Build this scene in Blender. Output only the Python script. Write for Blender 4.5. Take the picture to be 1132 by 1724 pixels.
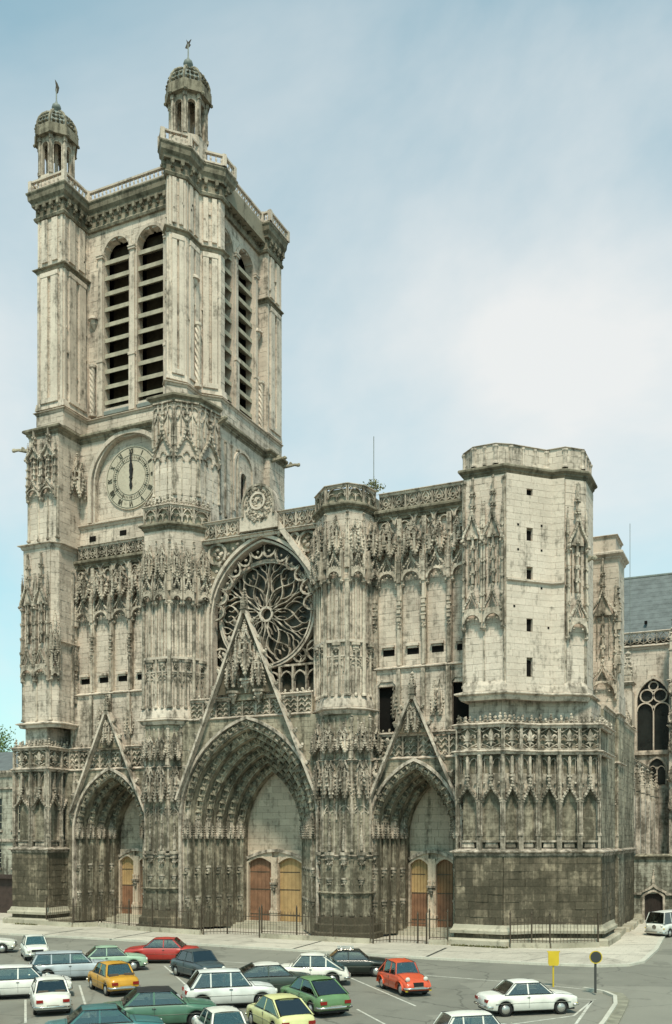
import bpy, math, random
from mathutils import Vector, Matrix
random.seed(7)
R = math.radians
# ------------------------------------------------------------------ camera, sky, sun, exposure
for o in list(bpy.data.objects): bpy.data.objects.remove(o)
sc = bpy.context.scene
COL = sc.collection
cam = bpy.data.objects.new('camera', bpy.data.cameras.new('camera')); COL.objects.link(cam)
cam.location = (37.98, -63.9, 7.5); cam.rotation_euler = (R(90), 0, R(24.857))
cam.data.sensor_fit = 'HORIZONTAL'; cam.data.sensor_width = 36
cam.data.lens = 1606/1132*36; cam.data.shift_y = (1412-862)/1132
cam.data.clip_start = .5; cam.data.clip_end = 6000
sc.camera = cam
SUN_AZ, SUN_EL = -26, 57           # degrees to the left of the facade's normal, degrees high
sx, sy = -math.sin(R(SUN_AZ)), -math.cos(R(SUN_AZ))
W = bpy.data.worlds.new('World'); sc.world = W; W.use_nodes = True
nt = W.node_tree; nt.nodes.clear()
out = nt.nodes.new('ShaderNodeOutputWorld'); bg = nt.nodes.new('ShaderNodeBackground')
sky = nt.nodes.new('ShaderNodeTexSky'); sky.sky_type = 'NISHITA'; sky.sun_disc = False
sky.sun_elevation = R(SUN_EL); sky.sun_rotation = math.atan2(sx, sy)
sky.air_density = 1.0; sky.dust_density = 1.2; sky.ozone_density = 1.5
tc = nt.nodes.new('ShaderNodeTexCoord')
mp = nt.nodes.new('ShaderNodeMapping'); mp.inputs['Scale'].default_value = (1.0, 1.0, 1.7); mp.inputs['Location'].default_value = (3.1, 2.2, .2)
n1 = nt.nodes.new('ShaderNodeTexNoise'); n1.inputs['Scale'].default_value = 1.55; n1.inputs['Detail'].default_value = 7; n1.inputs['Roughness'].default_value = .55; n1.inputs['Distortion'].default_value = .35
cr = nt.nodes.new('ShaderNodeValToRGB'); cr.color_ramp.elements[0].position = .36; cr.color_ramp.elements[1].position = .74
cr.color_ramp.elements[0].color = (.20, .20, .20, 1); cr.color_ramp.elements[1].color = (.93, .93, .93, 1)
tintn = nt.nodes.new('ShaderNodeMix'); tintn.data_type = 'RGBA'; tintn.blend_type = 'MULTIPLY'; tintn.inputs['Factor'].default_value = 1
tintn.inputs['B'].default_value = (.44, 1.33, 1.08, 1)
mx = nt.nodes.new('ShaderNodeMix'); mx.data_type = 'RGBA'; mx.inputs['B'].default_value = (5.3, 5.3, 5.2, 1)
nt.links.new(tc.outputs['Generated'], mp.inputs['Vector']); nt.links.new(mp.outputs[0], n1.inputs['Vector'])
sepz = nt.nodes.new('ShaderNodeSeparateXYZ'); nt.links.new(tc.outputs['Generated'], sepz.inputs[0])
veil = nt.nodes.new('ShaderNodeValToRGB'); nt.links.new(sepz.outputs['Z'], veil.inputs['Fac'])      # a bank of thin high cloud half way up the sky
ve = veil.color_ramp.elements; ve[0].position = .05; ve[0].color = (.5, .5, .5, 1); ve[1].position = .72; ve[1].color = (.15, .15, .15, 1)
for p_, v_ in ((.24, .58), (.46, .66)): e_ = ve.new(p_); e_.color = (v_, v_, v_, 1)
vsc = nt.nodes.new('ShaderNodeMath'); vsc.operation = 'MULTIPLY_ADD'; vsc.inputs[1].default_value = .6; vsc.inputs[2].default_value = -.3; nt.links.new(veil.outputs['Color'], vsc.inputs[0])
addv = nt.nodes.new('ShaderNodeMath'); addv.operation = 'ADD'; nt.links.new(n1.outputs['Fac'], addv.inputs[0]); nt.links.new(vsc.outputs[0], addv.inputs[1])
nt.links.new(addv.outputs[0], cr.inputs['Fac']); nt.links.new(cr.outputs['Color'], mx.inputs['Factor'])
nt.links.new(sky.outputs['Color'], tintn.inputs['A']); nt.links.new(tintn.outputs['Result'], mx.inputs['A'])
nt.links.new(mx.outputs['Result'], bg.inputs['Color']); bg.inputs['Strength'].default_value = .1
nt.links.new(bg.outputs[0], out.inputs['Surface'])
sl = bpy.data.lights.new('sun', 'SUN'); sl.energy = 2.5; sl.angle = R(9); sl.color = (1, .90, .74)
so = bpy.data.objects.new('sun', sl); COL.objects.link(so); so.location = (0, -30, 90)
so.rotation_euler = Vector((-sx*math.cos(R(SUN_EL)), -sy*math.cos(R(SUN_EL)), -math.sin(R(SUN_EL)))).to_track_quat('-Z', 'Y').to_euler()
vs = sc.view_settings; vs.view_transform = 'Standard'; vs.look = 'None'; vs.gamma = 1; vs.exposure = 0.76; vs.use_curve_mapping = False
sc.render.resolution_x = 672; sc.render.resolution_y = 1024
# ------------------------------------------------------------------ materials
MATS = {}
def nmat(name):
    m = bpy.data.materials.new(name); m.use_nodes = True; MATS[name] = m
    t = m.node_tree; b = t.nodes['Principled BSDF']
    return m, t, b
def node(t, kind, **kw):
    n = t.nodes.new(kind)
    for k, v in kw.items():
        if k in n.inputs: n.inputs[k].default_value = v
        else: setattr(n, k, v)
    return n
def ramp(t, src, a, b, ca=(0, 0, 0, 1), cb=(1, 1, 1, 1)):
    r = node(t, 'ShaderNodeValToRGB'); e = r.color_ramp.elements
    e[0].position, e[1].position = a, b; e[0].color, e[1].color = ca, cb
    t.links.new(src, r.inputs['Fac']); return r.outputs['Color']
def mix(t, f, a, b, blend='MIX'):
    m = node(t, 'ShaderNodeMix', data_type='RGBA', blend_type=blend)
    for s, k in ((f, 'Factor'), (a, 'A'), (b, 'B')):
        if hasattr(s, 'is_linked') or hasattr(s, 'links'): t.links.new(s, m.inputs[k])
        else: m.inputs[k].default_value = s
    return m.outputs['Result']
def mth(t, op, a, b=0.0, c=None):
    m = node(t, 'ShaderNodeMath', operation=op)
    for i, s in enumerate((a, b) if c is None else (a, b, c)):
        if hasattr(s, 'links'): t.links.new(s, m.inputs[i])
        else: m.inputs[i].default_value = s
    return m.outputs[0]
def noise(t, scale, detail=4, vec=None, sc3=None, rough=.55):
    n = node(t, 'ShaderNodeTexNoise', Scale=scale, Detail=detail, Roughness=rough)
    if vec is None: vec = node(t, 'ShaderNodeNewGeometry').outputs['Position']
    if sc3:
        m = node(t, 'ShaderNodeMapping'); m.inputs['Scale'].default_value = sc3; t.links.new(vec, m.inputs['Vector']); vec = m.outputs[0]
    t.links.new(vec, n.inputs['Vector']); return n.outputs['Fac']
def stone(name, ca, cb, soot, lo=0.0, zsoot=True, dark=(.052, .046, .032, 1), bump=.5, tr_=.20, zk=.16):
    """weathered limestone: two tones in patches, a tint for each block, and soot that runs down in streaks, on carving also for shaded hollows"""
    m, t, b = nmat(name)
    geo = node(t, 'ShaderNodeNewGeometry').outputs['Position']
    patch = ramp(t, noise(t, .33, 5, geo), .36, .66)
    col = mix(t, patch, (*ca, 1), (*cb, 1))
    at = node(t, 'ShaderNodeAttribute', attribute_name='tint').outputs['Fac']
    oi = node(t, 'ShaderNodeObjectInfo').outputs['Random']
    tv = mth(t, 'FRACT', mth(t, 'ADD', at, oi))
    tv = mth(t, 'MULTIPLY_ADD', tv, tr_, 1-tr_*.55)
    tr = node(t, 'ShaderNodeCombineColor')
    for i in range(3): t.links.new(tv, tr.inputs[i])
    col = mix(t, 1.0, col, tr.outputs[0], 'MULTIPLY')
    streak = noise(t, 1.0, 6, geo, (2.1, 2.1, .20), .64)
    blot = noise(t, .8, 5, geo, None, .6)
    fine_ = noise(t, 3.2, 4, geo, None, .6)
    s = mth(t, 'MULTIPLY_ADD', streak, .5, mth(t, 'MULTIPLY_ADD', blot, .3, mth(t, 'MULTIPLY', fine_, .2)))
    if zsoot:
        z = node(t, 'ShaderNodeSeparateXYZ'); t.links.new(geo, z.inputs[0])
        mr = node(t, 'ShaderNodeMapRange'); t.links.new(z.outputs['Z'], mr.inputs['Value'])
        for k, v in (('From Min', 2.), ('From Max', 24.), ('To Min', zk), ('To Max', -.03)): mr.inputs[k].default_value = v
        s = mth(t, 'ADD', s, mr.outputs[0])
    f = ramp(t, s, .59-soot, .725-soot, (lo, lo, lo, 1), (1, 1, 1, 1))
    fac = mth(t, 'MULTIPLY', f, .86)
    col = mix(t, fac, col, dark)
    g = noise(t, 7, 4, geo)
    col = mix(t, mth(t, 'MULTIPLY', ramp(t, g, .42, .72), .22), col, (*[c*.5 for c in ca], 1))
    t.links.new(col, b.inputs['Base Color']); b.inputs['Roughness'].default_value = .92
    b.inputs['Specular IOR Level'].default_value = .15
    bp = node(t, 'ShaderNodeBump', Strength=bump, Distance=.05); t.links.new(noise(t, 5, 5, geo), bp.inputs['Height'])
    t.links.new(bp.outputs[0], b.inputs['Normal'])
    return m
stone('stone', (.65, .548, .455), (.475, .395, .325), .112, zk=.08)
stone('stone_clean', (.665, .56, .47), (.545, .455, .375), .094, zk=.06, tr_=.12)
stone('dial', (.53, .465, .365), (.45, .395, .31), .04, zsoot=False)
stone('stone_orn', (.65, .55, .45), (.40, .335, .265), .18, zk=.01)  # carving: soot deepened so its dark spots also stand in for shaded hollows
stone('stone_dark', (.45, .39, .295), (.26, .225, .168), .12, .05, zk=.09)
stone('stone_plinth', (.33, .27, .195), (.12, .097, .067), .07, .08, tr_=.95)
stone('stone_base', (.46, .415, .325), (.30, .27, .205), .06, 0, False)
stone('stone_tymp', (.60, .485, .375), (.44, .355, .275), .09, 0, False)
stone('stone_corn', (.36, .315, .24), (.18, .155, .112), .16, .10)
stone('mortar', (.33, .29, .22), (.25, .22, .165), .08)
stone('render_wall', (.42, .40, .33), (.34, .32, .26), .03)
def plain(name, col, rough=.6, metal=0., var=.25, nsc=2., spec=.4, coat=0., bump=0.):
    m, t, b = nmat(name)
    n = noise(t, nsc, 5)
    c = mix(t, ramp(t, n, .35, .68), (*col, 1), (*[x*(1-var) for x in col], 1))
    t.links.new(c, b.inputs['Base Color']); b.inputs['Roughness'].default_value = rough; b.inputs['Metallic'].default_value = metal
    b.inputs['Specular IOR Level'].default_value = spec; b.inputs['Coat Weight'].default_value = coat
    if bump:
        bp = node(t, 'ShaderNodeBump', Strength=bump, Distance=.03); t.links.new(noise(t, nsc*6, 4), bp.inputs['Height']); t.links.new(bp.outputs[0], b.inputs['Normal'])
    return m
def ground_mat(name, ca, cb, sc1, grain, cracks=.0, flags=0.):
    m, t, b = nmat(name)
    geo = node(t, 'ShaderNodeNewGeometry').outputs['Position']
    n = noise(t, sc1, 7, geo, rough=.65); g = noise(t, grain, 3, geo)
    st = noise(t, .5, 5, geo, (1.5, .25, 1))
    c = mix(t, ramp(t, n, .3, .7), (*ca, 1), (*cb, 1))
    c = mix(t, mth(t, 'MULTIPLY', ramp(t, g, .4, .75), .35), c, (*[x*.55 for x in ca], 1))
    c = mix(t, mth(t, 'MULTIPLY', ramp(t, st, .55, .7), .35), c, (*[x*.6 for x in cb], 1))
    if cracks:
        v = node(t, 'ShaderNodeTexVoronoi', feature='DISTANCE_TO_EDGE', Scale=.16); w_ = node(t, 'ShaderNodeVectorMath', operation='ADD')
        nn = node(t, 'ShaderNodeTexNoise', Scale=.9, Detail=5.); t.links.new(geo, nn.inputs['Vector']); t.links.new(geo, w_.inputs[0]); t.links.new(nn.outputs['Color'], w_.inputs[1]); t.links.new(w_.outputs[0], v.inputs['Vector'])
        c = mix(t, mth(t, 'MULTIPLY', ramp(t, v.outputs['Distance'], .0, .012, (1, 1, 1, 1), (0, 0, 0, 1)), cracks), c, (*[x*.35 for x in cb], 1))
        vp = node(t, 'ShaderNodeTexVoronoi', Scale=.13); t.links.new(w_.outputs[0], vp.inputs['Vector'])
        c = mix(t, mth(t, 'MULTIPLY', ramp(t, vp.outputs['Color'], .55, .6), .3), c, (*[x*1.35 for x in ca], 1))
        oil = noise(t, .55, 4, geo); c = mix(t, mth(t, 'MULTIPLY', ramp(t, oil, .62, .72), .5), c, (*[x*.45 for x in cb], 1))
    if flags:
        br = node(t, 'ShaderNodeTexBrick', Scale=.75); br.inputs['Mortar Size'].default_value = .012; br.inputs['Color1'].default_value = (1, 1, 1, 1); br.inputs['Color2'].default_value = (.86, .86, .86, 1); br.inputs['Mortar'].default_value = (.45, .45, .45, 1); br.inputs['Brick Width'].default_value = .7; br.inputs['Row Height'].default_value = .5
        t.links.new(geo, br.inputs['Vector']); c = mix(t, flags, c, mix(t, 1.0, c, br.outputs['Color'], 'MULTIPLY'))
    t.links.new(c, b.inputs['Base Color']); b.inputs['Roughness'].default_value = .88; b.inputs['Specular IOR Level'].default_value = .25
    bp = node(t, 'ShaderNodeBump', Strength=.35, Distance=.02); t.links.new(g, bp.inputs['Height']); t.links.new(bp.outputs[0], b.inputs['Normal'])
ground_mat('asphalt', (.225, .215, .178), (.165, .16, .134), .22, 14, .6)
ground_mat('paving', (.53, .48, .40), (.42, .38, .315), .35, 9, .35, .55)
ground_mat('kerbstone', (.56, .535, .45), (.46, .44, .37), .8, 9)
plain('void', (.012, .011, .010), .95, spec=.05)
plain('louvre', (.42, .375, .285), .8, var=.35)
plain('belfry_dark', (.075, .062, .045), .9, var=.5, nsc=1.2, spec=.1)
plain('iron', (.085, .065, .045), .6, .3)
plain('slate', (.13, .145, .145), .7, var=.35, nsc=1.2, bump=.3)
plain('lead', (.20, .22, .20), .6, var=.35, nsc=1.5)
plain('glass_dark', (.022, .024, .022), .18, var=.5, nsc=1.1, spec=.5)
plain('glass_rose', (.075, .068, .05), .4, var=.6, nsc=1.6, spec=.3)
plain('wood_red', (.25, .125, .07), .6, var=.45, nsc=1.3)
plain('wood_ochre', (.44, .285, .13), .6, var=.3, nsc=1.3)
plain('wood_brown', (.27, .14, .065), .6, var=.4, nsc=1.3)
plain('wood_black', (.028, .018, .014), .7, var=.4)
plain('clock_ink', (.015, .014, .012), .6)
plain('clock_num', (.085, .078, .055), .7, var=.4)
plain('paint_line', (.62, .60, .52), .8, var=.45, nsc=3.5)
plain('yellow_sign', (.62, .44, .03), .45, var=.15)
plain('sign_back', (.05, .055, .05), .5)
plain('sign_post', (.06, .06, .055), .5)
plain('tyre', (.02, .02, .019), .8)
plain('chrome', (.62, .60, .55), .22, .9, var=.1)
plain('hub', (.55, .54, .50), .3, .7, var=.15)
def glass_mat():
    m, t, b = nmat('car_glass'); t.nodes.remove(b)
    tr = node(t, 'ShaderNodeBsdfTransparent'); tr.inputs['Color'].default_value = (.70, .74, .70, 1); gl = node(t, 'ShaderNodeBsdfGlossy', Roughness=.03); gl.inputs['Color'].default_value = (.85, .88, .88, 1)
    fr = node(t, 'ShaderNodeFresnel', IOR=1.6); mx_ = node(t, 'ShaderNodeMixShader'); f = mth(t, 'ADD', fr.outputs[0], .08)
    t.links.new(f, mx_.inputs[0]); t.links.new(tr.outputs[0], mx_.inputs[1]); t.links.new(gl.outputs[0], mx_.inputs[2]); t.links.new(mx_.outputs[0], t.nodes['Material Output'].inputs['Surface'])
glass_mat()
plain('seat', (.10, .075, .055), .8, var=.3)
plain('gutter', (.27, .255, .19), .9, var=.4, nsc=2)
plain('trim_black', (.02, .02, .02), .5)
plain('lamp_glass', (.68, .66, .58), .12, .1, var=.1, spec=.7)
plain('lamp_red', (.28, .02, .015), .25)
plain('plate', (.30, .29, .25), .5)
plain('bark', (.10, .075, .05), .9)
plain('leaf', (.13, .19, .045), .7, var=.55, nsc=.9)
plain('leaf_dry', (.20, .20, .07), .7, var=.5, nsc=3)
plain('moss', (.12, .115, .04), .95, var=.6, nsc=3)
plain('shop_dark', (.055, .035, .028), .7, var=.4)
def car_paint(name, col): plain(name, col, .38, 0, .22, 1.6, .5, .3)
# ------------------------------------------------------------------ builder
class MB:
    """collects faces in a wall's own frame: a along the wall, b out of it, z up"""
    def __init__(s, P=(0, 0), Q=(1, 0)):
        s.v = []; s.f = []; s.t = []; s.tint = random.random(); s.fr(P, Q)
    def fr(s, P, Q):
        d = math.hypot(Q[0]-P[0], Q[1]-P[1]); s.P = P; s.u = ((Q[0]-P[0])/d, (Q[1]-P[1])/d); s.n = (s.u[1], -s.u[0]); return d
    def pt(s, a, b, z):
        return (s.P[0]+a*s.u[0]+b*s.n[0], s.P[1]+a*s.u[1]+b*s.n[1], z)
    def raw(s, pts, faces):
        k = len(s.v); s.v += pts; s.t += [s.tint]*len(pts); s.f += [tuple(i+k for i in f) for f in faces]
    def add(s, pts, faces): s.raw([s.pt(*p) for p in pts], faces)
    def box(s, a0, a1, b0, b1, z0, z1, ta=0, tb=0):
        p = [(a0, b0, z0), (a1, b0, z0), (a1, b1, z0), (a0, b1, z0), (a0+ta, b0+tb, z1), (a1-ta, b0+tb, z1), (a1-ta, b1-tb, z1), (a0+ta, b1-tb, z1)]
        s.add(p, [(0, 1, 2, 3), (7, 6, 5, 4), (0, 4, 5, 1), (1, 5, 6, 2), (2, 6, 7, 3), (3, 7, 4, 0)])
    def rings(s, rings, cap=True, closed=True):
        n = len(rings[0]); pts = [p for r in rings for p in r]; F = []
        for i in range(len(rings)-1):
            for j in range(n if closed else n-1):
                k = (j+1) % n; F.append((i*n+j, i*n+k, (i+1)*n+k, (i+1)*n+j))
        if cap: F.append(tuple(range(n-1, -1, -1))); F.append(tuple(range((len(rings)-1)*n, len(rings)*n)))
        s.add(pts, F)
    def plate(s, poly, b0, b1):
        s.rings([[(a, b0, z) for a, z in poly], [(a, b1, z) for a, z in poly]])
    def prism(s, poly, z0, z1, k=1.0):
        cx = sum(p[0] for p in poly)/len(poly); cy = sum(p[1] for p in poly)/len(poly)
        s.rings([[(a, b, z0) for a, b in poly], [(cx+(a-cx)*k, cy+(b-cy)*k, z1) for a, b in poly]])
    def lathe(s, a, b, prof, n=8, rot=0., k=1.0):
        s.rings([[(a+r*math.cos(rot+2*math.pi*i/n), b+k*r*math.sin(rot+2*math.pi*i/n), z) for i in range(n)] for r, z in prof])
    def tube(s, path, r, n=5, closed=False):
        P = [Vector(p) for p in path]; rs = []
        for i, p in enumerate(P):
            d = (P[(i+1) % len(P)] if closed or i < len(P)-1 else p) - (P[i-1] if closed or i > 0 else p)
            d = d.normalized() if d.length > 1e-9 else Vector((0, 0, 1))
            x = d.cross(Vector((0, 1, 0)) if abs(d.y) < .9 else Vector((1, 0, 0))).normalized(); y = d.cross(x)
            rr = r[i] if isinstance(r, (list, tuple)) else r
            rs.append([tuple(p+x*rr*math.cos(2*math.pi*j/n)+y*rr*math.sin(2*math.pi*j/n)) for j in range(n)])
        if closed: rs.append(rs[0])
        s.rings(rs, not closed)
    def bar(s, path, wl, wr, b0, b1, closed=False):
        """a flat bar that follows a curve in the wall's plane: wl to its left, wr to its right"""
        n = len(path); L = []; Rr = []
        for i, p in enumerate(path):
            q0 = path[i-1] if closed or i else p; q1 = path[(i+1) % n] if closed or i < n-1 else p
            def nrm(u, v):
                dx, dz = v[0]-u[0], v[1]-u[1]; l = math.hypot(dx, dz)
                return (-dz/l, dx/l) if l > 1e-9 else None
            m0, m1 = nrm(q0, p), nrm(p, q1); m0 = m0 or m1; m1 = m1 or m0
            mx_, mz_ = m0[0]+m1[0], m0[1]+m1[1]; l = math.hypot(mx_, mz_) or 1; mx_ /= l; mz_ /= l
            k = 1/max(.45, mx_*m0[0]+mz_*m0[1])
            L.append((p[0]+mx_*wl*k, p[1]+mz_*wl*k)); Rr.append((p[0]-mx_*wr*k, p[1]-mz_*wr*k))
        rs = [[(l[0], b0, l[1]), (l[0], b1, l[1]), (r[0], b1, r[1]), (r[0], b0, r[1])] for l, r in zip(L, Rr)]
        if closed: rs.append(rs[0])
        s.rings(rs, not closed)
    def blob(s, a, b, z, r, k=1., j=.25):
        X = .5257; Z = .8507
        V = [(-X, 0, Z), (X, 0, Z), (-X, 0, -Z), (X, 0, -Z), (0, Z, X), (0, Z, -X), (0, -Z, X), (0, -Z, -X), (Z, X, 0), (-Z, X, 0), (Z, -X, 0), (-Z, -X, 0)]
        F = [(0, 4, 1), (0, 9, 4), (9, 5, 4), (4, 5, 8), (4, 8, 1), (8, 10, 1), (8, 3, 10), (5, 3, 8), (5, 2, 3), (2, 7, 3), (7, 10, 3), (7, 6, 10), (7, 11, 6), (11, 0, 6), (0, 1, 6), (6, 1, 10), (9, 0, 11), (9, 11, 2), (9, 2, 5), (7, 2, 11)]
        s.add([(a+x*r*(1+random.uniform(-j, j)), b+y*r*(1+random.uniform(-j, j)), z+w*r*k*(1+random.uniform(-j, j))) for x, y, w in V], F)
    def leafbud(s, a, b, z, r):
        s.add([(a, b, z-r), (a+r, b, z), (a, b+r, z), (a-r, b, z), (a, b-r, z), (a, b, z+r)], [(0, 2, 1), (0, 3, 2), (0, 4, 3), (0, 1, 4), (5, 1, 2), (5, 2, 3), (5, 3, 4), (5, 4, 1)])
    def molding(s, poly, prof, closed=False):
        """a string course along a plan outline (world x, y; outside to the right of travel), profile of (out, z)"""
        n = len(poly); rs = []
        for i, p in enumerate(poly):
            q0 = poly[i-1] if closed or i else None; q1 = poly[(i+1) % n] if closed or i < n-1 else None
            def nr(u, v):
                dx, dy = v[0]-u[0], v[1]-u[1]; l = math.hypot(dx, dy); return (dy/l, -dx/l)
            a = nr(q0, p) if q0 else None; c = nr(p, q1) if q1 else None; a = a or c; c = c or a
            mx_, my_ = a[0]+c[0], a[1]+c[1]; l = math.hypot(mx_, my_) or 1; mx_ /= l; my_ /= l
            k = 1/max(.4, mx_*a[0]+my_*a[1])
            rs.append([(p[0]+mx_*o*k, p[1]+my_*o*k, z) for o, z in prof])
        if closed: rs.append(rs[0])
        m = len(prof); pts = [p for r in rs for p in r]; F = []
        for i in range(len(rs)-1):
            for j in range(m):
                k = (j+1) % m; F.append((i*m+j, (i+1)*m+j, (i+1)*m+k, i*m+k))
        if not closed: F.append(tuple(range(m))); F.append(tuple(range((len(rs)-1)*m+m-1, (len(rs)-1)*m-1, -1)))
        s.raw(pts, F)
    def mesh(s, name, smooth=False):
        me = bpy.data.meshes.new(name); me.from_pydata(s.v, [], s.f)
        at = me.attributes.new('tint', 'FLOAT', 'POINT'); at.data.foreach_set('value', s.t)
        if smooth: me.polygons.foreach_set('use_smooth', [True]*len(me.polygons))
        me.update(); return me
def link(name, me, mat, parent=None, loc=None, rz=0., scale=None):
    o = bpy.data.objects.new(name, me); COL.objects.link(o)
    if me and mat and not me.materials: me.materials.append(MATS[mat])
    if parent: o.parent = parent
    if loc: o.location = loc
    if rz: o.rotation_euler = (0, 0, rz)
    if scale: o.scale = scale if isinstance(scale, (tuple, list)) else (scale,)*3
    return o
def obj(name, mb, mat, parent=None, smooth=False, kind=None, loc=None, rz=0.):
    import bmesh
    me = mb.mesh(name, smooth); bm = bmesh.new(); bm.from_mesh(me); bmesh.ops.recalc_face_normals(bm, faces=bm.faces); bm.to_mesh(me); bm.free()
    o = link(name, me, mat, parent, loc, rz)
    if kind: o['kind'] = kind
    return o
def shared(mb, name, mat, smooth=False):
    import bmesh
    me = mb.mesh(name, smooth); bm = bmesh.new(); bm.from_mesh(me); bmesh.ops.recalc_face_normals(bm, faces=bm.faces); bm.to_mesh(me); bm.free()
    me.materials.append(MATS[mat]); return me
def empty(name, loc=(0, 0, 0), rz=0.):
    o = bpy.data.objects.new(name, None); COL.objects.link(o); o.location = loc; o.rotation_euler = (0, 0, rz); o.empty_display_size = .2; return o
def tag(o, label=None, cat=None, group=None, kind=None):
    if label: o['label'] = label
    if cat: o['category'] = cat
    if group: o['group'] = group
    if kind: o['kind'] = kind
    return o
def on(name, me, parent, P, Q, a, b, z, scale=None):
    """an instance standing on the wall that runs from P to Q"""
    d = math.hypot(Q[0]-P[0], Q[1]-P[1]); u = ((Q[0]-P[0])/d, (Q[1]-P[1])/d); n = (u[1], -u[0])
    return link(name, me, None, parent, (P[0]+a*u[0]+b*n[0], P[1]+a*u[1]+b*n[1], z), math.atan2(u[1], u[0]), scale)
def facets(poly): return [(poly[i], poly[i+1]) for i in range(len(poly)-1)]
def dist(P, Q): return math.hypot(Q[0]-P[0], Q[1]-P[1])
def inset(poly, d):
    """moves an open plan outline inwards (left of travel) by d"""
    r = []; n = len(poly)
    for i, p in enumerate(poly):
        def nr(u, v):
            l = dist(u, v); return ((v[1]-u[1])/l, -(v[0]-u[0])/l)
        a = nr(poly[i-1], p) if i else None; c = nr(p, poly[i+1]) if i < n-1 else None; a = a or c; c = c or a
        mx_, my_ = a[0]+c[0], a[1]+c[1]; l = math.hypot(mx_, my_) or 1; mx_ /= l; my_ /= l; k = 1/max(.4, mx_*a[0]+my_*a[1])
        r.append((p[0]-mx_*d*k, p[1]-my_*d*k))
    return r
def pointed(s, h, z0=0., n=9):
    """a pointed arch of half span s and rise h, from the left springing over the apex to the right"""
    Rr = (s*s+h*h)/(2*s); cx = Rr-s; th = math.atan2(h, cx) if cx > 0 else math.pi-math.atan2(h, -cx)
    L = [(cx-Rr*math.cos(th*i/n), z0+Rr*math.sin(th*i/n)) for i in range(n+1)]
    return L+[(-a, z) for a, z in L[-2::-1]]
def roundarch(s, z0=0., n=12): return [(-s*math.cos(math.pi*i/n), z0+s*math.sin(math.pi*i/n)) for i in range(n+1)]
def ogee(s, h, z0=0., n=6):
    L = []
    for i in range(n+1):
        t = i/n; L.append((-s*((1-t)**1.0)*(1-.55*math.sin(math.pi*t)*(t-.45)*2), z0+h*(.62*math.sin(t*math.pi/2)+.38*t**3)))
    L[-1] = (0, z0+h)
    return L+[(-a, z) for a, z in L[-2::-1]]
def shift(path, a, z=0): return [(p[0]+a, p[1]+z) for p in path]
STONES = []
def ashlar(mb, P, Q, z0, z1, th=.05, ch=.46, bl=.95, hole=None, pieces=None, jit=.012, a0=0., a1=None, gap=.014):
    Wd = mb.fr(P, Q) if pieces is None else dist(P, Q)
    if a1 is None: a1 = Wd
    n = max(1, round((z1-z0)/ch)); h = (z1-z0)/n
    for i in range(n):
        za, zb = z0+i*h, z0+(i+1)*h
        ivs = [(a0, a1)]
        if hole:
            for (x0, x1) in hole((za+zb)/2):
                nv = []
                for (p, q) in ivs:
                    if x1 <= p or x0 >= q: nv.append((p, q)); continue
                    if x0 > p+.05: nv.append((p, x0))
                    if x1 < q-.05: nv.append((x1, q))
                ivs = nv
        for (p, q) in ivs:
            a = p; first = True
            while a < q-.01:
                l = bl*random.uniform(.6, 1.35)*(.55 if first and i % 2 else 1); first = False
                e = a+l
                if q-e < bl*.45: e = q
                t = th+random.uniform(-jit, jit)
                if pieces is not None:
                    pieces.append((P, Q, a+gap/2, e-gap/2, t, za+gap/2, zb-gap/2))
                else:
                    mb.tint = random.random()
                    A, B, C, D_ = a+gap/2, e-gap/2, za+gap/2, zb-gap/2
                    mb.add([(A, 0, C), (B, 0, C), (B, 0, D_), (A, 0, D_), (A, t, C), (B, t, C), (B, t, D_), (A, t, D_)],
                           [(4, 5, 6, 7), (0, 1, 5, 4), (1, 2, 6, 5), (2, 3, 7, 6), (3, 0, 4, 7)])
                a = e
    if mb: mb.tint = .5
# ------------------------------------------------------------------ carved stone pieces
CACHE = {}
def cached(fn):
    def g(*k):
        key = (fn.__name__,)+k
        if key not in CACHE: CACHE[key] = fn(*k)
        return CACHE[key]
    return g
def add_pinnacle(m, a, b, z, w, h, cro=4):
    hs = h*.42; w2 = w/2
    m.box(a-w2, a+w2, b-w2, b+w2, z, z+hs)
    m.box(a-w2*1.25, a+w2*1.25, b-w2*1.25, b+w2*1.25, z+hs*.45, z+hs*.52)
    for (p, q) in ((1, 0), (-1, 0), (0, 1), (0, -1)):      # gablets
        if p: m.add([(a+p*w2*1.15, b-w2, z+hs), (a+p*w2*1.15, b+w2, z+hs), (a+p*w2*1.15, b, z+hs+w*1.3), (a, b-w2, z+hs), (a, b+w2, z+hs), (a, b, z+hs+w*1.3)], [(0, 1, 2), (0, 2, 5, 3), (1, 4, 5, 2), (0, 3, 4, 1)])
        else: m.add([(a-w2, b+q*w2*1.15, z+hs), (a+w2, b+q*w2*1.15, z+hs), (a, b+q*w2*1.15, z+hs+w*1.3), (a-w2, b, z+hs), (a+w2, b, z+hs), (a, b, z+hs+w*1.3)], [(0, 1, 2), (0, 2, 5, 3), (1, 4, 5, 2), (0, 3, 4, 1)])
    m.add([(a-w2, b-w2, z+hs), (a+w2, b-w2, z+hs), (a+w2, b+w2, z+hs), (a-w2, b+w2, z+hs), (a, b, z+h*.96)], [(0, 1, 4), (1, 2, 4), (2, 3, 4), (3, 0, 4)])
    for i in range(cro):
        t = (i+.6)/(cro+.5); r = w2*(1-t)+.035; zz = z+hs+(h*.96-hs)*t
        for (p, q) in ((1, 1), (-1, 1), (1, -1), (-1, -1)): m.leafbud(a+p*r, b+q*r, zz, w*.2)
    m.leafbud(a, b, z+h*.97, w*.42)
@cached
def pinnacle(w, h):
    m = MB(); add_pinnacle(m, 0, 0, 0, w, h); return shared(m, 'pinnacle', 'stone_orn')
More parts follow.
